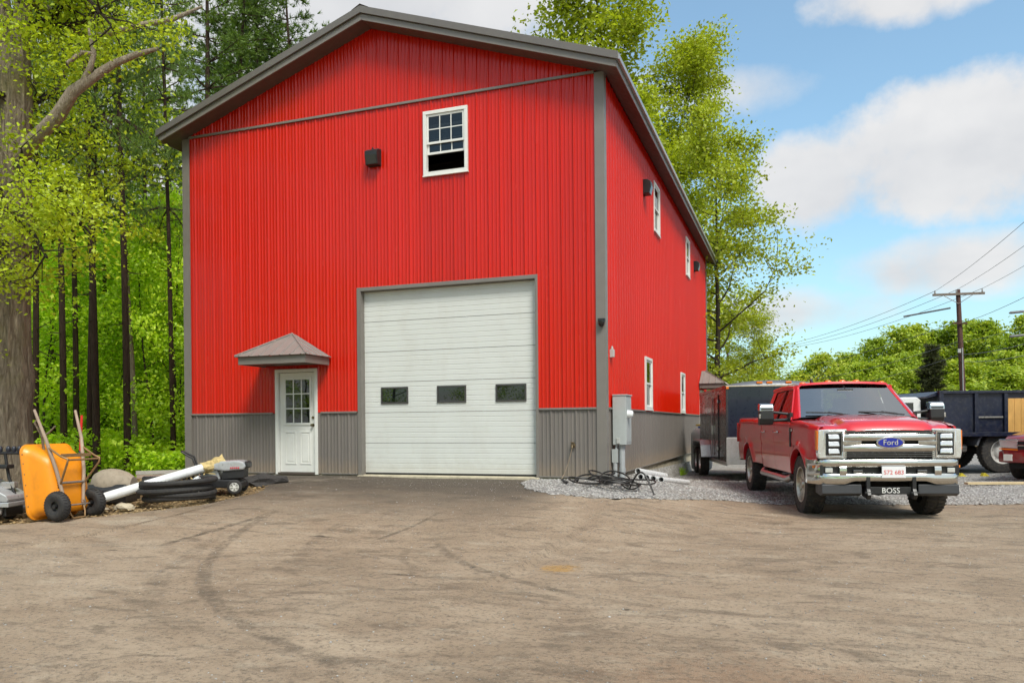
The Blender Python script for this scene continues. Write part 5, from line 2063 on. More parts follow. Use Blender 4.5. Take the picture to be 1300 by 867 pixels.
# ---- the big oak at the edge of the yard
def big_oak():
    ox, oy = spot_(-.637, 14.0)
    oz = gz(ox, oy)
    T = thing('oak_tree', 'old oak with a thick furrowed trunk and a broken bare limb beside the yard', 'tree', (ox, oy, oz))
    O = Vector((ox, oy, oz))
    def P(px, py, D=14.0):
        d = FW + RT * ((px - 650) / 998.8) + Vector((0, 0, (542.1 + (650 - px) * .0091 - py) / 998.8))
        return CAM + d * D - O
    rs = np.random.RandomState(9)
    # furrowed trunk
    rows = []
    path = [(P(8, 640), .43), (P(8, 600), .40), (P(8, 540), .375), (P(9, 450), .375), (P(11, 380), .36), (P(14, 300), .36), (P(17, 220), .34), (P(19, 150), .335), (P(20, 105), .33)]
    path[0] = (Vector((path[0][0].x, path[0][0].y, -.1)), .47)
    path[1] = (Vector((path[1][0].x, path[1][0].y, .35)), .41)
    n = 40
    fur = rs.uniform(-1, 1, (6, 2))
    pts, rad = [], []
    for i in range(len(path) - 1):
        for t in np.linspace(0, 1, 7)[:-1]:
            pts.append(path[i][0].lerp(path[i + 1][0], t))
            rad.append(path[i][1] * (1 - t) + path[i + 1][1] * t)
    pts.append(path[-1][0])
    rad.append(path[-1][1])
    for p, r in zip(pts, rad):
        rg = []
        for j in range(n):
            a = 2 * math.pi * j / n
            f = 1 + .035 * math.sin(11 * a + 1.6 * math.sin(p.z * 1.3)) + .025 * math.sin(19 * a - p.z * 2.1) + .05 * math.sin(3 * a + .5 * p.z)
            if p.z < .8:
                f += .10 * (0.8 - p.z) * max(0, math.sin(4 * a + 1))
            # burl
            f += .16 * math.exp(-((p.z - 2.05) / .35) ** 2) * max(0, math.cos(a - .2)) ** 3
            q = RT * (r * f * math.cos(a)) + FW * (r * f * math.sin(a))
            rg.append(p + q)
        rows.append(rg)
    mb = MB().grid(rows, closed=True)
    tops = pts[-1]
    mb.tube([tops - Vector((0, 0, .3)), P(10, 60), P(6, 10), P(0, -60), P(-12, -160)], [.25, .20, .17, .15, .08], 14)
    mb.tube([tops - Vector((0, 0, .3)) + RT * .08, P(30, 60), P(36, 10), P(42, -50), P(60, -160)], [.24, .165, .14, .12, .06], 14)
    mb.build('trunk', M_OAKB, T, smooth=60)
    # bare broken limb
    lb = MB()
    lb.tube([P(18, 215), P(50, 178, 13.7), P(78, 150, 13.5), P(97, 120, 13.4), P(122, 102, 13.4), P(150, 84, 13.5), P(180, 72, 13.6), P(206, 65, 13.7)], [.14, .125, .12, .105, .085, .065, .052, .03], 10)
    lb.tube([P(108, 112, 13.4), P(120, 88, 13.3), P(124, 72, 13.3), P(118, 40, 13.4)], [.06, .05, .045, .02], 8)
    lb.tube([P(124, 72, 13.3), P(108, 70, 13.2), P(90, 84, 13.1)], [.035, .04, .03], 8)
    lb.build('broken_limb', M_DEADB, T, smooth=60)
    # upper bare limb and dark leafy limbs
    l2 = MB()
    l2.tube([P(40, 0, 14.2), P(120, 52, 15), P(180, 36, 15.4), P(225, 28, 15.6), P(262, 12, 15.8)], [.10, .07, .06, .05, .025], 8)
    l2.build('bare_limb', M_DEADB, T, smooth=60)
    l3 = MB()
    ends = []
    limbs = [[(38, 38), (60, 32), (82, 18), (95, -10)], [(38, 36), (75, 38), (110, 32), (130, 15)], [(16, 200), (50, 240, 13), (85, 262, 12.6), (118, 300, 12.5)], [(16, 260), (45, 300, 12.5), (62, 330, 12.2)],
             [(12, 240), (-30, 260, 12.6), (-70, 300, 12.4)], [(20, 130), (-20, 110, 13), (-70, 90, 12.8)], [(40, -20), (90, -60), (150, -110)], [(5, -10), (-50, -50), (-120, -80)], [(18, 190), (70, 170, 15.2), (100, 175, 16), (128, 215, 16.4)],
             [(20, 150), (75, 120, 15.4), (120, 30, 16), (150, -20, 16.6)], [(14, 300), (0, 330, 13), (-20, 360, 12.6)], [(16, 230), (60, 260, 15), (100, 240, 15.6), (140, 260, 16)], [(42, -40), (95, -20, 13.6), (125, 10, 13.4), (150, 40, 13.4)]]
    for lm in limbs:
        q = [P(*v) for v in lm]
        k = len(q)
        l3.tube(q, [.06 * (1 - .7 * i / (k - 1)) for i in range(k)], 6)
        for i in range(1, k):
            for s in range(6):
                b = q[i - 1].lerp(q[i], rs.uniform(.2, 1))
                e = b + Vector(rs.normal(size=3) * .55)
                l3.tube([b, b.lerp(e, .5) + Vector(rs.normal(size=3) * .08), e], [.016, .011, .005], 4, caps=False)
                ends += [np.array(b.lerp(e, .6)), np.array(e), np.array(e)]
    l3.build('limbs', M_TWIG, T, smooth=60)
    ends = np.array(ends)
    n = 25000
    idx = rs.randint(0, len(ends), n)
    wz = rs.uniform(.35, 1.25, len(ends))[idx]
    Cn = ends[idx] + np.clip(rs.normal(size=(n, 3)), -1.5, 1.5) * np.array([.30, .30, .20]) * wz[:, None]
    V, F = leaves_np(Cn, .078, rs)
    cm = np_mesh('crown', V, F)
    cm.materials.append(LEAF['oak'])
    link('crown', cm, T)


big_oak()

# ---- trees behind the barn
x, y = spot_(.140, 36)
plant('tall_maple', 'tall open-crowned tree with olive spring leaves rising behind the barn roof', V_MAPLE[0], x, y, 1.0, 2.1, sx=(1.2, 1.2, 1.08))
x, y = spot_(.305, 37)
plant('spreading_tree', 'small round light green tree behind the navy trailer', V_MAPLE[1], x, y, .42, 3.0)
x, y = spot_(.262, 31)
plant('spreading_tree', 'spreading light green tree reaching out past the back corner of the barn', V_MAPLE[1], x, y, .82, .6)
x, y = spot_(.196, 39)
plant('tall_maple', 'tall thin tree standing between the two crowns behind the barn', V_MAPLE[0], x, y, .95, 4.4, sx=(.95, .95, .86))

# ---- wooded rise beyond the road
G5 = 'trees on the wooded rise'
tops = [(.27, 478), (.31, 468), (.355, 464), (.40, 458), (.44, 448), (.475, 440), (.51, 430), (.54, 424), (.575, 408), (.61, 392), (.645, 386), (.68, 392), (.73, 380), (.80, 372), (.88, 360), (.22, 482), (.17, 484)]
for row, (D, k0) in enumerate(((95, 1.0), (76, .72), (60, .45))):
    for a, yp in tops:
        a2 = a + rsP.uniform(-.014, .014) + .012 * row
        Dd = D + rsP.uniform(-7, 7)
        x, y = spot_(a2, Dd)
        g0 = gz(x, y)
        topz = .943 + (538 - yp) / 999 * Dd * k0
        hh = max(3.0, topz - g0) * rsP.uniform(.84, 1.14)
        s = hh / 12.0
        w = max(s, .72) * rsP.uniform(.85, 1.25)
        plant('hillside_tree', 'light green leafy tree on the wooded rise beyond the parked trucks', V_FAR[rsP.randint(3)], x, y, 1, rsP.uniform(0, 6.3), G5, sx=(w, w, s))
V_SPR = pine(91, 6.6, .3, 1.75, .09, 2600, .30, LEAF['spruce'], M_PINEB, wd=.05, per=10, droop=-.12, nwh=20, dead=False)
x, y = spot_(.536, 55)
plant('spruce_tree', 'small dark cone-shaped spruce in front of the wooded rise', V_SPR, x, y, 1.0, 0)

# ---- trees across the yard, seen in the door panes and the chrome
G6 = 'trees across the yard'
for k in range(20):
    x = -78 + k * 5.6 + rsP.uniform(-1.5, 1.5)
    y = -46 + rsP.uniform(-5, 4)
    plant('yard_edge_tree', 'full-crowned green tree on the opposite edge of the yard', V_TREE[rsP.randint(2)], x, y, rsP.uniform(.7, .95), rsP.uniform(0, 6.3), G6)


# ---- undergrowth on the forest floor
def undergrowth():
    rs = np.random.RandomState(14)
    n = 40000
    a = rs.uniform(-.80, -.40, n)
    D = 18.5 + 24 * rs.rand(n) ** 1.4
    P = np.array([spot_(p, q) for p, q in zip(a, D)])
    hum = .28 + .42 * (np.sin(P[:, 0] * 1.3) * np.sin(P[:, 1] * 1.1) * .5 + .5)
    z = np.array([gz(px, py) for px, py in P]) + hum * rs.rand(n) ** .7 * 2.0
    keep = ~((P[:, 0] > -9.7) & (P[:, 1] > -.6))
    C = np.column_stack([P, z])[keep]
    V, F = leaves_np(C, .13, rs, .5)
    me = np_mesh('undergrowth', V, F)
    me.materials.append(LEAF['green'])
    o = link('undergrowth', me)
    o['kind'] = 'stuff'
    o['label'] = 'low leafy green undergrowth covering the forest floor'


undergrowth()
# ------------------------------------------------------------------ things lying about
def PX(px, py, D):
    d = FW + RT * ((px - 650) / 998.8) + Vector((0, 0, (542.1 + (650 - px) * .0091 - .0026 * 998.8 - py) / 998.8))
    return CAM + d * D


def chips_material():
    g = NG('wood_chip_bed')
    n = g.noise(2.2, 6, .65)
    n2 = g.noise(38, 5, .75)
    c = g.ramp(n, [(.32, (.12, .085, .048)), (.5, (.27, .185, .095)), (.68, (.42, .32, .19))])
    c = g.mix(g.rng(n2, .45, .65), c, (.10, .068, .036))
    g.principled(Base_Color=c, Roughness=.95, Normal=g.bump(n2, .9, .03), Specular_IOR_Level=.2)
    return g.m


struct(grid_mesh('wood_chip_bed', np.linspace(-13.5, -5.1, 60), np.linspace(-7.6, -.06, 55), lambda x, y: gz(x, y) - .030 + .012 * math.sin(3 * x) * math.sin(4 * y), chips_material(),
                 holes=lambda x, y: x > -6.6 and y < -5.6))


def scatter_chips():
    rs = np.random.RandomState(4)
    pts, sz = [], []
    while len(pts) < 5200:
        x, y = rs.uniform(-9.5, -4.9), rs.uniform(-6.2, -.1)
        if x > -5.2 or (x < -5.2 and y < edge_y(x) - .12):
            continue
        if y > -2.6:
            ex = interp([(-2.6, -5.2), (-1.9, -5.55), (-1.2, -6.1), (-.75, -6.9), (-.3, -7.3), (0, -7.35)], y)
            if x > ex + .12:
                continue
        pts.append((x, y, gz(x, y) - .005))
        sz.append(rs.uniform(.008, .02))
    stones('wood_chips', pts, sz, M_CHIP, .4, 6, box=True)


scatter_chips()
M_GALV = mat('grey_tube_steel', (.30, .27, .245), .45, .5, var=.2, scale=9, dirt=(.16, .10, .06), dirt_amt=.4)
M_BRONZE = mat('rusty_bracket', (.27, .165, .075), .5, .4, var=.25, scale=10)
M_HANDLE = mat('weathered_handle', (.36, .27, .20), .7, var=.25, scale=12, stretch=(1, 1, .3))
M_ORANGE = mat('orange_poly', (.78, .27, .008), .38, var=.07, scale=3, dirt=(.35, .13, .02), dirt_amt=.25)
M_PVC = mat('white_pvc', (.72, .73, .73), .3, var=.05, scale=5, dirt=(.40, .36, .29), dirt_amt=.3)
M_SILVER = mat('silver_grey_plastic', (.42, .43, .44), .3, .3, var=.1, scale=5, dirt=(.25, .22, .18), dirt_amt=.3)


# ---- orange wheelbarrow stood on its nose
def wheelbarrow():
    phi = R(71)
    base = PX(72, 660, 11.0)
    m0 = Matrix.Rotation(-_yaw + phi, 3, 'Z')
    o = base - m0 @ Vector((-.30, -.27, 0))
    bz = gz(o.x, o.y)
    T = thing('wheelbarrow', 'orange two-wheeled wheelbarrow stood up on its front edge', 'wheelbarrow', (o.x, o.y, bz), -_yaw + phi)

    def ring(cx, cz, hw, hh, y, r, n=6, skew=0):
        pts = []
        for sx, sz, a0 in ((1, 1, 0), (-1, 1, 90), (-1, -1, 180), (1, -1, 270)):
            for k in range(n + 1):
                a = R(a0 + 90 * k / n)
                x, z = cx + sx * (hw - r) + r * math.cos(a), cz + sz * (hh - r) + r * math.sin(a)
                pts.append((x, y + skew * (z - cz), z))
        return pts
    zc = .535
    rings = [ring(0, zc, .43, .535, .22, .13, skew=.14), ring(0, zc, .43, .535, .195, .13, skew=.14), ring(0, zc, .40, .505, .185, .12, skew=.14), ring(0, zc, .375, .475, .09, .13, skew=.14),
             ring(0, zc - .02, .34, .43, -.06, .14, skew=.16), ring(0, zc - .03, .31, .40, -.14, .14, skew=.18), ring(0, zc - .03, .27, .36, -.170, .12, skew=.18), ring(0, zc - .03, .09, .12, -.176, .05, skew=.18)]
    mb = MB().grid(rings, closed=True)
    mb.add(rings[-1], [tuple(range(len(rings[-1])))])
    inn = [[(p[0] * .97 + .001, p[1] + .02, zc + (p[2] - zc) * .97) for p in rg] for rg in rings[3:]]
    mb.grid([rings[0]] + inn, closed=True).add(inn[-1], [tuple(range(len(inn[-1])))])
    mb.build('tray', M_ORANGE, T, smooth=60, merge=True)
    m = MB()
    for z in (.46, .49, .52, .565, .595, .62):
        m.box((-.20, -.176 + .18 * (z - .505), z), (.030, .008, .018))
    m.build('tray_marking', M_BLACK, T)
    rv = MB()
    for z in (.2, .35, .5, .65, .8, .93):
        rv.lathe([(.012, 0), (.008, -.006), (0, -.008)], 8, 'Y', (-.415, .19 + .14 * (z - zc), z))
    rv.build('rim_bolts', M_BRONZE, T)
    for s in (-1, 1):
        MB().tube([(s * .34, .10, 1.56), (s * .30, -.06, 1.15), (s * .23, -.175, .70), (s * .15, -.245, .22)], [.019, .024, .026, .024], 8).build('handle', M_HANDLE, T, smooth=60)
        MB().tube([(s * .285, -.10, 1.02), (s * .28, -.32, .90), (s * .27, -.44, .86), (s * .27, -.42, .80), (s * .20, -.21, .50)], .015, 8).build('leg', M_BRONZE, T, smooth=60)
    MB().tube([(-.27, -.425, .85), (.27, -.425, .85)], .014, 8).box((0, -.29, .91), (.50, .012, .05)).build('leg_crossbar', M_BRONZE, T, smooth=60)
    MB().tube([(-.20, -.215, .52), (.20, -.215, .52)], .018, 8).build('brace', M_GALV, T, smooth=60)
    MB().tube([(-.15, -.235, .25), (-.13, -.30, .10), (-.10, -.33, .02), (.10, -.33, .02), (.13, -.30, .10), (.15, -.235, .25)], .014, 8).build('nose_guard', M_BRONZE, T, smooth=60)
    MB().tube([(-.36, -.27, .20), (.36, -.27, .20)], .012, 8).box((-.15, -.25, .215), (.03, .06, .09)).box((.15, -.25, .215), (.03, .06, .09)).build('axle', M_GALV, T)
    prof = [(.07, -.05), (.085, -.055), (.12, -.070), (.165, -.072), (.19, -.052), (.203, -.02), (.203, .02), (.19, .052), (.165, .072), (.12, .070), (.085, .055), (.07, .05), (.07, -.05)]
    tb = MB().lathe(prof, 30, 'X')
    for k in range(30):
        mm = Matrix.Rotation(2 * math.pi * k / 30, 3, 'X')
        for s in (-1, 1):
            tb.box(mm @ Vector((s * .032, 0, .199)), (.044, .022, .012), mm @ Euler((0, s * .45, s * .3)).to_matrix())
    ty = tb.mesh('tyre', M_RUBBER, smooth=50)
    rm = MB().lathe([(.085, -.05), (.07, -.02), (.03, -.02), (.03, -.06), (0, -.06)], 20, 'X').lathe([(.085, .05), (.07, .02), (.03, .02), (.03, .06), (0, .06)], 20, 'X').mesh('rim', M_BLACK, smooth=40)
    for s in (-1, 1):
        w = link('wheel', None, T, (s * .30, -.27, .205))
        link('tyre', ty, w)
        link('rim', rm, w)


wheelbarrow()

# red handled shovel leaning behind the barrow
p0, p1, p2 = PX(104, 527, 12.1), PX(101.5, 572, 12.1), PX(104, 640, 12.15)
g0 = gz(p2.x, p2.y)
t = thing('shovel', 'shovel with a thin red handle leaning behind the orange wheelbarrow', 'shovel', (p2.x, p2.y, g0))
B0 = Vector((p2.x, p2.y, g0))
p2.z = g0 + .28
MB().tube([p0 - B0, p1 - B0], .017, 8).build('handle', mat('red_handle', (.62, .02, .015), .4), t)
MB().tube([p1 - B0, p2 - B0], .018, 8).build('shaft', mat('blue_grey_shaft', (.10, .11, .15), .4, .4), t)
MB().grid([[(-.10, .03, .30), (-.05, 0, .31), (0, -.01, .32), (.05, 0, .31), (.10, .03, .30)], [(-.11, .03, .15), (-.05, -.01, .15), (0, -.02, .15), (.05, -.01, .15), (.11, .03, .15)], [(-.05, .02, .03), (-.02, .0, .01), (0, 0, .0), (.02, 0, .01), (.05, .02, .03)]]).build('blade', M_GALV, t, smooth=60)

# forked stick
g = PX(60, 640, 11.3)
t = thing('forked_stick', 'grey forked stick standing behind the wheelbarrow handles', 'stick', (g.x, g.y, gz(g.x, g.y)))
B0 = Vector((g.x, g.y, gz(g.x, g.y)))
mbk = MB().tube([Vector((0, 0, 0)), PX(57, 585, 11.3) - B0, PX(53, 553, 11.2) - B0, PX(44, 536, 11.1) - B0, PX(50, 529, 11.1) - B0], [.02, .02, .018, .014, .008], 7)
mbk.tube([PX(53, 555, 11.2) - B0, PX(62, 549, 11.15) - B0, PX(70, 541, 11.1) - B0], [.015, .013, .009], 7)
mbk.build('stick', M_DEADB, t, smooth=60)

# ---- machine at the edge of the picture
def power_machine():
    b = PX(2, 660, 11.35)
    T = thing('snow_blower', 'grey and black engine machine with control levers beside the wheelbarrow', 'machine', (b.x, b.y, gz(b.x, b.y)), -_yaw)
    MB().prism([(-.30, .62), (.16, .36), (.18, .30), (.16, .27), (-.35, .30)], -.16, .34, 'XZ').build('cover', M_SILVER, T, bevel=.03, seg=3)
    MB().bx((-.42, -.18, .20), (.20, .36, .27)).build('deck', M_SILVER, T, bevel=.015)
    MB().bx((-.35, -.10, .06), (.12, .30, .20)).build('engine_block', M_BLACK, T, bevel=.02)
    for x in (-.2, -.08, .04):
        MB().cyl((x, -.14, .10), (x, -.10, .18), .035, 10).build('engine_fin', M_GALV, T)
    MB().tube([(.12, .1, .36), (.02, .12, .62), (-.03, .12, .95)], .022, 8).tube([(-.34, .1, .5), (-.30, .12, .95)], .022, 8).build('frame_tube', M_BLACK, T, smooth=60)
    MB().bx((-.34, .02, .74), (.06, .2, .80)).build('fuel_tank', M_BLACK, T, bevel=.02)
    MB().tube([(-.36, .12, .965), (.28, .12, .965)], .022, 8).build('handle_bar', M_BLACK, T)
    for x in (-.22, -.10, .02, .10, .18, .25):
        MB().lathe([(.026, 0), (.034, .03), (.032, .065), (.018, .09), (0, .092)], 10, 'Z', (x, .12, .975)).build('control_knob', mat('blue_black_knob', (.018, .02, .03), .35), T, smooth=60)
    MB().box((.02, .14, .50), (.20, .1, .10)).build('muffler', MATS['pale_metal'], T, bevel=.02)
    prof = [(.06, -.04), (.10, -.05), (.15, -.05), (.17, -.02), (.17, .02), (.15, .05), (.10, .05), (.06, .04), (.06, -.04)]
    ty = MB().lathe(prof, 26, 'X').mesh('tyre', M_RUBBER, smooth=50)
    rm = MB().lathe([(.10, .02), (.02, .02), (.02, .05), (0, .05)], 16, 'X').lathe([(.10, -.02), (.02, -.02), (.02, -.05), (0, -.05)], 16, 'X').mesh('rim', M_SILVER)
    for x in (-.47, .0):
        w = link('wheel', None, T, (x, .16 if x == 0 else .1, .17))
        link('tyre', ty, w)
        link('rim', rm, w)
    MB().bx((-.16, -.30, 0), (-.02, -.22, .30)).build('skid_post', mat('navy_post', (.03, .035, .06), .5), T, bevel=.008)


power_machine()


def pvc(name, label, a, b, r, group=None, cat='pipe', m=None, hole=True):
    a, b = Vector(a), Vector(b)
    d = (b - a).normalized()
    t = thing(name, label, cat, a, 0, group)
    b2 = b - a
    mb = MB()
    k = 20
    up = d.orthogonal().normalized()
    w = d.cross(up)
    def rg(p, rr):
        return [p + (up * math.cos(2 * math.pi * j / k) + w * math.sin(2 * math.pi * j / k)) * rr for j in range(k)]
    o = Vector((0, 0, 0))
    mb.grid([rg(o + d * .25, r * .86), rg(o, r * .86), rg(o, r), rg(b2, r), rg(b2, r * .86), rg(b2 - d * .25, r * .86)], closed=True)
    mb.build('pipe_wall', m or M_PVC, t, smooth=50)
    return t


# long white pipe propped up towards the mower
e0, e1 = PX(116, 636, 11.75), PX(264, 592, 12.75)
lp = pvc('long_pipe', 'long white plastic pipe propped on the hose coil with a torn wrapped end', e0, e1, .073)
dd = (e1 - e0)
wr = MB()
rsw = random.Random(3)
u = dd.normalized()
un = u.orthogonal().normalized()
wn_ = u.cross(un)
rows = []
for k in range(7):
    t_ = k / 6
    r_ = .078 + .012 * rsw.random() + (.03 * t_ if t_ > .5 else 0)
    rows.append([dd + u * (-.10 + .36 * t_ + rsw.uniform(-.02, .02)) + (un * math.cos(a) + wn_ * math.sin(a)) * r_ * rsw.uniform(.8, 1.25) for a in np.linspace(0, 2 * math.pi, 13)[:-1]])
wr.grid(rows, closed=True).add(rows[-1], [tuple(range(12))])
M_BURLAP = mat('straw_wrap', (.50, .38, .17), .9, var=.3, scale=20, bump=.5, bscale=50, bdist=.02)
wr.build('torn_wrap', M_BURLAP, lp)
st_ = MB()
for k in range(16):
    a0 = dd - u * rsw.uniform(.0, 1.0) - Vector((0, 0, .085))
    st_.tube([a0, a0 + Vector((rsw.uniform(-.2, .2), rsw.uniform(-.1, .1), rsw.uniform(-.08, -.02)))], .012, 4)
st_.build('wrap_shreds', M_BURLAP, lp)
sp = PX(2, 651, 11.7)
ep = PX(60, 640, 11.9)
pvc('short_pipe', 'short white plastic pipe lying behind the orange wheelbarrow', sp, ep, .055)

# ---- coil of black corrugated pipe
cc = PX(223, 640, 12.25)
cz = gz(cc.x, cc.y)
T = thing('hose_coil', 'coil of black corrugated drain pipe lying on the wood chips', 'pipe coil', (cc.x, cc.y, cz), -_yaw)
rsw = np.random.RandomState(2)
pts, rd = [], []
n = 700
for j in range(n):
    t_ = j / (n - 1)
    a = 2 * math.pi * 5.4 * t_ + .6
    wob_ = .03 * math.sin(2.1 * a / 2 + 1) + .03 * math.sin(a * .37 + 2) + .03
    pts.append(Vector((.03 * math.sin(a * .23) + (.49 + wob_) * math.cos(a), (.40 + wob_ * .8) * math.sin(a), .05 + .33 * t_ + .014 * math.sin(1.45 * a) * (1 if t_ > .1 else 0))))
    rd.append(.045 if j % 2 else .040)
MB().tube(pts, rd, 10).build('pipe', M_RUBBER, T, smooth=25)
# white coupling on top of it
c = PX(246, 612, 12.2)
t = thing('pipe_coupling', 'white plastic pipe coupling on top of the black coil', 'coupling', c)
MB().lathe([(.045, -.10), (.062, -.10), (.062, -.03), (.056, -.02), (.056, .02), (.062, .03), (.062, .10), (.045, .10), (.045, -.1)], 18, 'X').xf(Matrix.Rotation(.5, 4, 'Z') @ Matrix.Rotation(-.5, 4, 'Y')).build('coupling_body', M_PVC, t, smooth=50)

# ---- rounded drum
c = PX(141, 622, 12.6)
T = thing('mixer_drum', 'rounded grey beige drum with a shaded lower half lying behind the pipe', 'drum', (c.x, c.y, gz(c.x, c.y)), -_yaw)
prof = [(0, -.30), (.10, -.29), (.19, -.24), (.245, -.14), (.265, 0), (.25, .12), (.20, .26), (.14, .34), (.13, .36), (0, .36)]
hi_ = MB().lathe(prof, 28, 'X').xf(Matrix.Translation((0, 0, .27)))
dm = hi_.build('drum_shell', mat('beige_drum', (.30, .25, .185), .75, var=.15, scale=6, dirt=(.14, .11, .08), dirt_amt=.4), T, smooth=50)
MB().prism([(-.24, 0), (-.30, .20), (-.22, .30), (-.10, .22), (.10, .22), (.22, .30), (.30, .20), (.24, 0)], -.26, .34, 'YZ').build('drum_shade_block', M_BLACK, T, bevel=.02)  # black block added as the shade on the drum's lower half

# ---- grey boards behind the coil
a, b_ = PX(172, 602, 13.9), PX(262, 600, 14.3)
T = thing('board_stack', 'two weathered grey boards stacked on blocks behind the coil', 'boards', (a.x, a.y, gz(a.x, a.y)))
A0 = Vector((a.x, a.y, gz(a.x, a.y)))
v = (b_ - a)
ang = math.atan2(v.y, v.x)
Lb = v.length
m = Matrix.Translation(Vector((0, 0, a.z - A0.z))) @ Matrix.Rotation(ang, 4, 'Z')
M_BOARD = mat('weathered_board', (.36, .33, .29), .8, var=.2, scale=4, stretch=(.4, 6, 6))
MB().bx((0, -.02, -.005), (Lb, .02, .06)).xf(m).build('board', M_BOARD, T, bevel=.003)
MB().bx((.01, -.02, -.07), (Lb, .02, -.010)).xf(m).build('board', mat('pinkish_board', (.34, .25, .20), .8, var=.2, scale=4), T, bevel=.003)
for s_ in (.2, Lb - .2):
    MB().bx((s_ - .09, -.09, -(a.z - A0.z)), (s_ + .09, .09, -.075)).xf(m).build('support_block', M_CONC, T, bevel=.008)


# ---- small silver mower
def mower():
    c = PX(296, 625, 12.95)
    T = thing('lawn_mower', 'silver lawn mower with spoked wheels and folded black handle beside the barn wall', 'lawn mower', (c.x, c.y, gz(c.x, c.y)), -_yaw + R(8))
    MB().prism([(-.52, .10), (-.52, .20), (-.40, .235), (.08, .235), (.16, .19), (.17, .10)], -.20, .26, 'XZ').build('deck', M_BLACK, T, bevel=.025, seg=3)
    MB().prism([(-.50, .23), (-.46, .40), (-.38, .425), (-.22, .41), (-.18, .235)], -.14, .22, 'XZ').build('engine', M_SILVER, T, bevel=.025, seg=3)
    MB().prism([(-.30, .40), (-.28, .49), (-.16, .535), (.10, .545), (.20, .52), (.235, .45), (.20, .39), (-.10, .37)], -.20, .25, 'XZ').build('hood', M_SILVER, T, bevel=.035, seg=3)
    MB().prism([(-.16, .24), (-.14, .38), (.20, .39), (.19, .26)], -.17, .22, 'XZ').build('engine_grille', M_BLACK, T, bevel=.012)
    MB().prism([(.205, .40), (.212, .53), (.25, .50), (.255, .43)], -.18, .23, 'XZ').build('hood_nose', M_BLACK, T, bevel=.012)
    mk = MB()
    for k in range(5):
        mk.box((.0 + k * .030, -.2065, .425), (.02, .006, .026), (0, .3, 0))
    mk.build('hood_marking', mat('red_print', (.55, .03, .05), .4), T)
    MB().tube([(-.46, .16, .28), (-.60, .18, .42), (-.66, .18, .60), (-.84, .16, .70)], .016, 8).tube([(-.46, -.08, .28), (-.56, -.08, .42), (-.62, -.08, .58), (-.80, -.06, .69)], .016, 8).tube([(-.84, .16, .70), (-.80, -.06, .69)], .016, 8).build('handle', M_BLACK, T, smooth=60)
    ty = MB().lathe([(.075, -.03), (.10, -.034), (.118, -.02), (.118, .02), (.10, .034), (.075, .03), (.075, -.03)], 28, 'Y').mesh('tyre', M_RUBBER, smooth=50)
    rb = MB().lathe([(.078, -.022), (.066, -.03), (.064, .0), (.0, .0)], 24, 'Y').lathe([(.022, -.034), (0, -.036)], 12, 'Y')
    for k in range(6):
        a = k * math.pi / 3
        rb.box((.044 * math.cos(a), -.02, .044 * math.sin(a)), (.05, .014, .018), (0, -a, 0))
    rm = rb.mesh('rim', mat('pale_spoke', (.62, .61, .57), .4), smooth=40)
    for x, y in ((.06, -.235), (-.46, -.235), (.06, .29), (-.46, .29)):
        w = link('wheel', None, T, (x, y, .118), (0, 0, 0 if y < 0 else math.pi))
        link('tyre', ty, w)
        link('rim', rm, w)


mower()

# ---- stones and lumps at the edge
def lump(name, label, cat, x, y, sz, material, seed, group=None, flat=.6):
    rs = np.random.RandomState(seed)
    bm = bmesh.new()
    bmesh.ops.create_icosphere(bm, subdivisions=2, radius=1)
    off = rs.uniform(0, 9, 3)
    for v_ in bm.verts:
        c_ = v_.co
        f_ = 1 + .22 * math.sin(3.1 * c_.x + off[0]) * math.sin(2.7 * c_.y + off[1]) + .16 * math.sin(5.3 * c_.z + 4 * c_.x + off[2]) + rs.uniform(-.05, .05)
        v_.co = Vector((c_.x * sz[0], c_.y * sz[1], c_.z * sz[2])) * f_
    me = bpy.data.meshes.new(name)
    bm.to_mesh(me)
    bm.free()
    me.materials.append(material)
    o = link(name, me, None, (x, y, gz(x, y) + sz[2] * .3))
    return tag(o, label, cat, group)


M_ROCK = mat('tan_rock', (.42, .36, .26), .9, var=.25, scale=6, bump=.5, bscale=30, bdist=.01)
x, y = PX(157, 645, 11.95).xy
lump('rock', 'flat pale tan rock at the ragged edge of the drive', 'rock', x, y, (.20, .12, .07), M_ROCK, 1)
x, y = PX(128, 648, 11.9).xy
lump('rock', 'small tan rock lying under the end of the long white pipe', 'rock', x, y, (.11, .09, .05), M_ROCK, 2)
M_LUMP = mat('asphalt_lump', (.040, .036, .034), .9, var=.3, scale=12, bump=.8, bscale=40, bdist=.02)
x, y = PX(333, 613, 14.0).xy
lump('asphalt_heap', 'low heap of black asphalt beside the mower and entry door', 'asphalt heap', x, y, (.42, .30, .13), M_LUMP, 3)

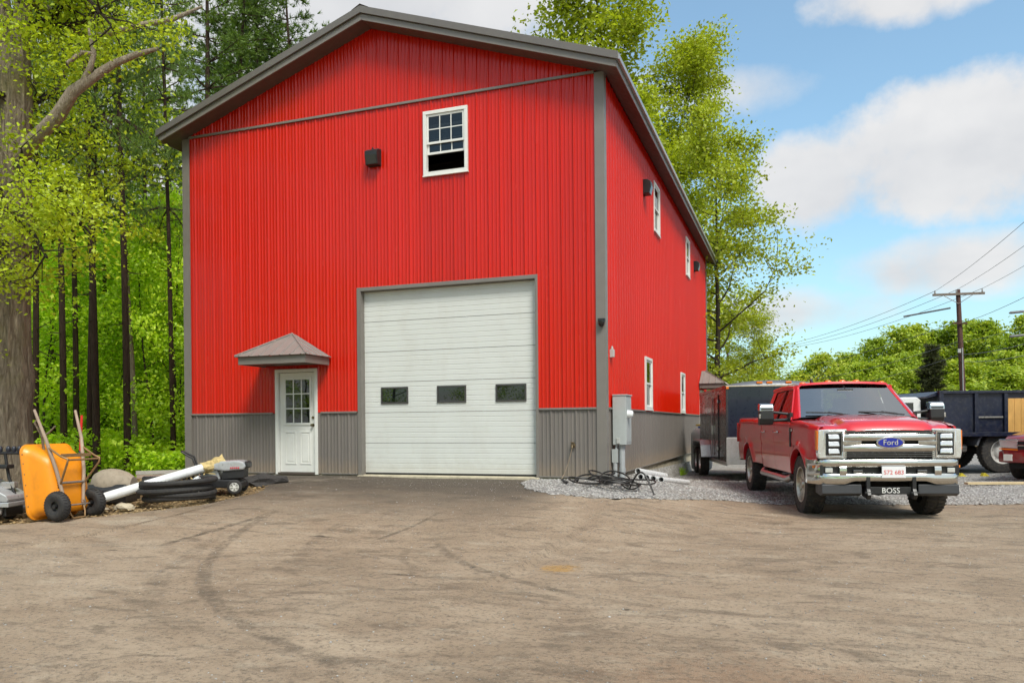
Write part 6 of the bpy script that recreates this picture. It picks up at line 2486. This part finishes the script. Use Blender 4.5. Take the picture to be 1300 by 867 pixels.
# ---- cable pile, hydrant fixture and pipes by the meter
M_CABLE = mat('black_cable', (.018, .016, .015), .5, var=.2, dirt=(.10, .08, .06), dirt_amt=.3)
T = thing('cable_pile', 'tangled heap of black cable on the gravel at the barn corner', 'cable', (.2, -1.15, gz(.2, -1.15)))
rsc = np.random.RandomState(12)
for k in range(9):
    cx, cy = rsc.uniform(-.40, .50), rsc.uniform(-.25, .22)
    rx, ry = rsc.uniform(.16, .46), rsc.uniform(.12, .26)
    ph = rsc.uniform(0, 6.28)
    pts = []
    n = 40
    for j in range(n):
        a = ph + j / (n - 1) * rsc.uniform(5.6, 7.5) if False else ph + j / (n - 1) * 6.6
        x = cx + rx * math.cos(a) * (1 - .004 * j)
        y = cy + ry * math.sin(a)
        z = .055 + .035 * k * .5 + (.10 * max(0, math.sin(a + k)) if k % 3 == 0 else .03 * math.sin(2 * a + k))
        z += gz(.2 + x, -1.15 + y) - gz(.2, -1.15)
        pts.append(Vector((x, y, max(z, .02 + gz(.2 + x, -1.15 + y) - gz(.2, -1.15)))))
    MB().tube(pts, .0135, 6).build('cable', M_CABLE, T, smooth=60)
pts = [Vector((.45 + .42 * t_, -.05 - .22 * t_, .04 + .30 * math.sin(math.pi * t_) + gz(.65 + .42 * t_, -1.2) - gz(.2, -1.15))) for t_ in np.linspace(0, 1, 14)]
MB().tube(pts, .0145, 6).build('cable', M_CABLE, T, smooth=60)
pts = [Vector((-.55 - .18 * t_ + .1 * math.sin(9 * t_), .25 + .15 * math.sin(5 * t_), .035 + gz(-.4, -.9) - gz(.2, -1.15) + .03 * math.sin(14 * t_))) for t_ in np.linspace(0, 1, 20)]
MB().tube(pts, .0145, 6).build('cable', M_CABLE, T, smooth=60)
T = thing('wall_spigot', 'small brass wall spigot with a thin cord hanging on the taupe wainscot', 'spigot', (-.57, -.005, .58))
MB().lathe([(.045, -.03), (.045, -.045), (.02, -.05), (.02, -.10), (0, -.10)], 14, 'Y').tube([(0, -.09, 0), (0, -.11, -.05)], .018, 8).tube([(-.035, -.075, .05), (.035, -.075, .05)], .01, 6).tube([(0, -.075, 0), (0, -.075, .05)], .008, 6).build('tap', mat('old_brass', (.16, .12, .07), .45, .8), T, smooth=50)
MB().tube([(0, -.11, -.05), (-.02, -.12, -.15), (-.07, -.16, -.35), (-.11, -.24, -.50), (-.13, -.36, -.585)], .009, 6).build('cord', mat('tan_cord', (.22, .17, .12), .8), T)
G7 = 'white pipes by the side wall'
for k, (x0, z0, y0, L_, lb) in enumerate(((.36, .0, 1.30, 2.5, 'white plastic pipe on the gravel by the barn, lowest next to the wall'), (.49, .0, 1.22, 2.4, 'white plastic pipe on the gravel, second out from the barn wall'), (.62, .0, 1.18, 2.6, 'white plastic pipe on the gravel, third out from the barn wall'), (.765, .0, 1.15, 2.3, 'white plastic pipe on the gravel, farthest out from the barn wall'), (.30, .105, 1.36, 1.9, 'white plastic pipe lying on top of the others by the barn'))):
    a = Vector((x0, y0, gz(x0, y0) + .075 + z0))
    e_ = Vector((x0 + .10 + .03 * k, y0 + L_, gz(x0 + .1, y0 + L_) + .075 + z0))
    pvc('white_pipe', lb, a, e_, .056, G7)

# ---- white gas tank
x, y = .52, 10.2
T = thing('gas_tank', 'upright white gas tank with a blue valve cap by the barn wall', 'gas tank', (x, y, gz(x, y)))
MB().lathe([(0, .06), (.20, .07), (.29, .14), (.305, .25), (.305, 1.10), (.29, 1.20), (.20, 1.28), (.08, 1.31), (0, 1.315)], 30).build('tank_body', M_WHITE, T, smooth=40)
MB().lathe([(.22, 0), (.22, .09), (.20, .09)], 24).build('foot_ring', M_WHITE, T)
MB().lathe([(.10, 1.30), (.10, 1.36), (.0, 1.36)], 18).build('valve_collar', mat('blue_cap', (.02, .10, .42), .4), T)
MB().bx((-.16, -.04, 1.37), (.16, .04, 1.42)).build('regulator', mat('yellow_brass', (.55, .38, .06), .4), T, bevel=.01)

# loose plank on the gravel and wheel chocks
x, y = 7.25, 5.3
T = tag(MB().bx((-.9, -.07, 0), (.9, .07, .045)).build('plank', mat('pale_plank', (.55, .43, .25), .8, var=.2, scale=3, stretch=(.5, 5, 5)), None, (x, y, gz(x, y) + .03), (0, 0, R(18)), bevel=.004), 'pale plank lying on the gravel beside the maroon pickup', 'plank')
for (px, D), lb in (((1221, 19.0), 'yellow wheel chock under the frame of the dump truck'), ((1250, 18.8), 'yellow wheel chock just ahead of the dump truck rear wheel')):
    q_ = PX(px, 600, D)
    T = MB().prism([(-.09, 0), (.09, 0), (.06, .02), (-.02, .08), (-.05, .08)], -.06, .06, 'XZ').build('wheel_chock', mat('yellow_chock', (.55, .45, .03), .5), None, (q_.x, q_.y, gz(q_.x, q_.y) + .02), (0, 0, -_yaw), bevel=.006)
    tag(T, lb, 'wheel chock')

# tuft of grass at the foundation
rs_ = np.random.RandomState(3)
C0 = np.column_stack([rs_.normal(.12, .05, 70), rs_.normal(8.6, .12, 70), np.zeros(70)])
C0[:, 2] = [gz(a_, b_) for a_, b_, _ in C0]
D0 = np.column_stack([rs_.normal(0, .35, 70), rs_.normal(0, .35, 70), np.ones(70)])
Vg, Fg = needles_np(C0, D0, .22, .018, 3, rs_)
mg = np_mesh('grass_tuft', Vg, Fg)
mg.materials.append(LEAF['green'])
tag(link('grass_tuft', mg), 'small green tuft of grass against the concrete foundation', 'grass tuft')


# ------------------------------------------------------------------ utility poles and wires
M_POLE = mat('creosote_pole', (.085, .038, .028), .8, var=.3, scale=6, stretch=(4, 4, .5))
M_WIRE = mat('grey_wire', (.13, .13, .135), .5)
M_INS = mat('porcelain', (.30, .29, .28), .3)
LINE = (FW * -.943 + RT * -.333)
ARM = (RT * .943 - FW * .333)


def utility_pole(label, x, y, H, lean=(0, 0)):
    z = gz(x, y)
    T = thing('utility_pole', label, 'utility pole', (x, y, z), math.atan2(ARM.y, ARM.x))
    lx, ly = lean
    MB().tube([(0, 0, -.3), (lx * .5, ly * .5, H * .5), (lx, ly, H)], [.17, .15, .12], 14).build('pole', M_POLE, T, smooth=50)
    MB().box((lx, ly - .14, H - .28), (2.7, .11, .13), (0, R(1.2), 0)).build('crossarm', mat('weathered_arm', (.19, .15, .12), .8, var=.2), T, bevel=.006)
    for s in (1, -1):
        MB().tube([(lx + s * .75, ly - .20, H - .35), (lx, ly - .18, H - .85)], .018, 6).build('arm_brace', M_GALV, T)
    ins = []
    for ox in (-1.22, -.10, 1.22):
        MB().lathe([(.035, 0), (.05, .04), (.03, .07), (.055, .10), (.03, .14), (.035, .19), (0, .20)], 12, 'Z', (lx + ox, ly - .14, H - .22 - ox * .021)).build('insulator', M_INS, T, smooth=40)
        ins.append(T.matrix_basis @ Vector((lx + ox, ly - .14, H - .03)))
    MB().box((lx * .8, ly - .2, H - 2.0), (.75, .08, .09), (0, R(4), 0)).build('lower_arm', M_POLE, T, bevel=.005)
    MB().box((lx * .65 - .1, ly - .22, H * .60), (.16, .10, .22)).build('junction_box', MATS['pale_grey_plastic'], T, bevel=.01)
    MB().tube([(lx * .5 + .05, ly - .17, H * .2), (lx * .6 + .05, ly - .165, H * .62)], .03, 8).build('riser', M_PVCG, T)
    return T, ins


bx_, by_ = spot_(.576, 46)
H1 = 9.0
P1, I1 = utility_pole('brown wooden utility pole with a crossarm behind the dump truck', bx_, by_, H1, (-.32, 0))
x2, y2 = spot_(1.10, 13.5)
P2, I2 = utility_pole('brown wooden utility pole beside the gravel lot nearest the yard', x2, y2, 9.2)
x3, y3 = spot_(.275, 95)
P3, I3 = utility_pole('brown wooden utility pole far off among the trees', x3, y3, 9.5)


def wire(label, a, b, sag, r=.013, group='overhead wires'):
    a, b = Vector(a), Vector(b)
    pts = [a.lerp(b, t_) - Vector((0, 0, sag * 4 * t_ * (1 - t_))) - a for t_ in np.linspace(0, 1, 25)]
    T = MB().tube(pts, r, 5).build('overhead_wire', M_WIRE, None, a)
    return tag(T, label, 'wire', group)


nm = ('outer', 'middle', 'inner')
for k in range(3):
    wire('thin overhead wire from the %s insulator of the crossarm towards the yard' % nm[k], I1[k], I2[k], .45, .010)
    wire('thin overhead wire from the %s insulator of the crossarm off to the woods' % nm[k], I1[k], I3[k], 1.2, .014)
o1 = Vector((bx_, by_, gz(bx_, by_)))
o2 = Vector((x2, y2, gz(x2, y2)))
o3 = Vector((x3, y3, gz(x3, y3)))
lowl = ('highest', 'second', 'third', 'lowest')
for k, (h, sg_) in enumerate(((7.0, .5), (5.9, .6), (5.2, .7), (4.8, .8))):
    wire('cable slung below the crossarm towards the yard, %s of its set' % lowl[k], o1 + Vector((-.2, -.1, h)), o2 + Vector((0, -.1, h + .1)), sg_, .012 if k < 2 else .017)
for k, (h, sg_) in enumerate(((7.2, 1.2), (6.0, 1.3), (5.2, 1.5))):
    wire('cable slung below the crossarm off to the woods, %s of its set' % lowl[k], o1 + Vector((-.2, -.1, h)), o3 + Vector((0, -.1, h)), sg_, .018)
q0, q1 = PX(1148, 402, 47.5), PX(1208, 391, 46.2)
tag(MB().tube([Vector((0, 0, 0)), q1 - q0], .05, 8).build('line_sleeve', M_WIRE, None, q0), 'thick dark sleeve on the wire next to the pole', 'line sleeve')
for k, (px, py, lb) in enumerate(((1292, 397, 'dark splice case hanging on the upper cable near the pole'), (1292, 427, 'dark splice case hanging on the lower cable near the pole'))):
    q0 = PX(px, py, 36)
    tag(MB().tube([(-.35, 0, -.02), (-.28, 0, 0), (.28, 0, .05), (.35, 0, .06)], [.03, .06, .06, .03], 8).build('splice_case', M_WIRE, None, q0, (0, 0, -_yaw)), lb, 'splice case')
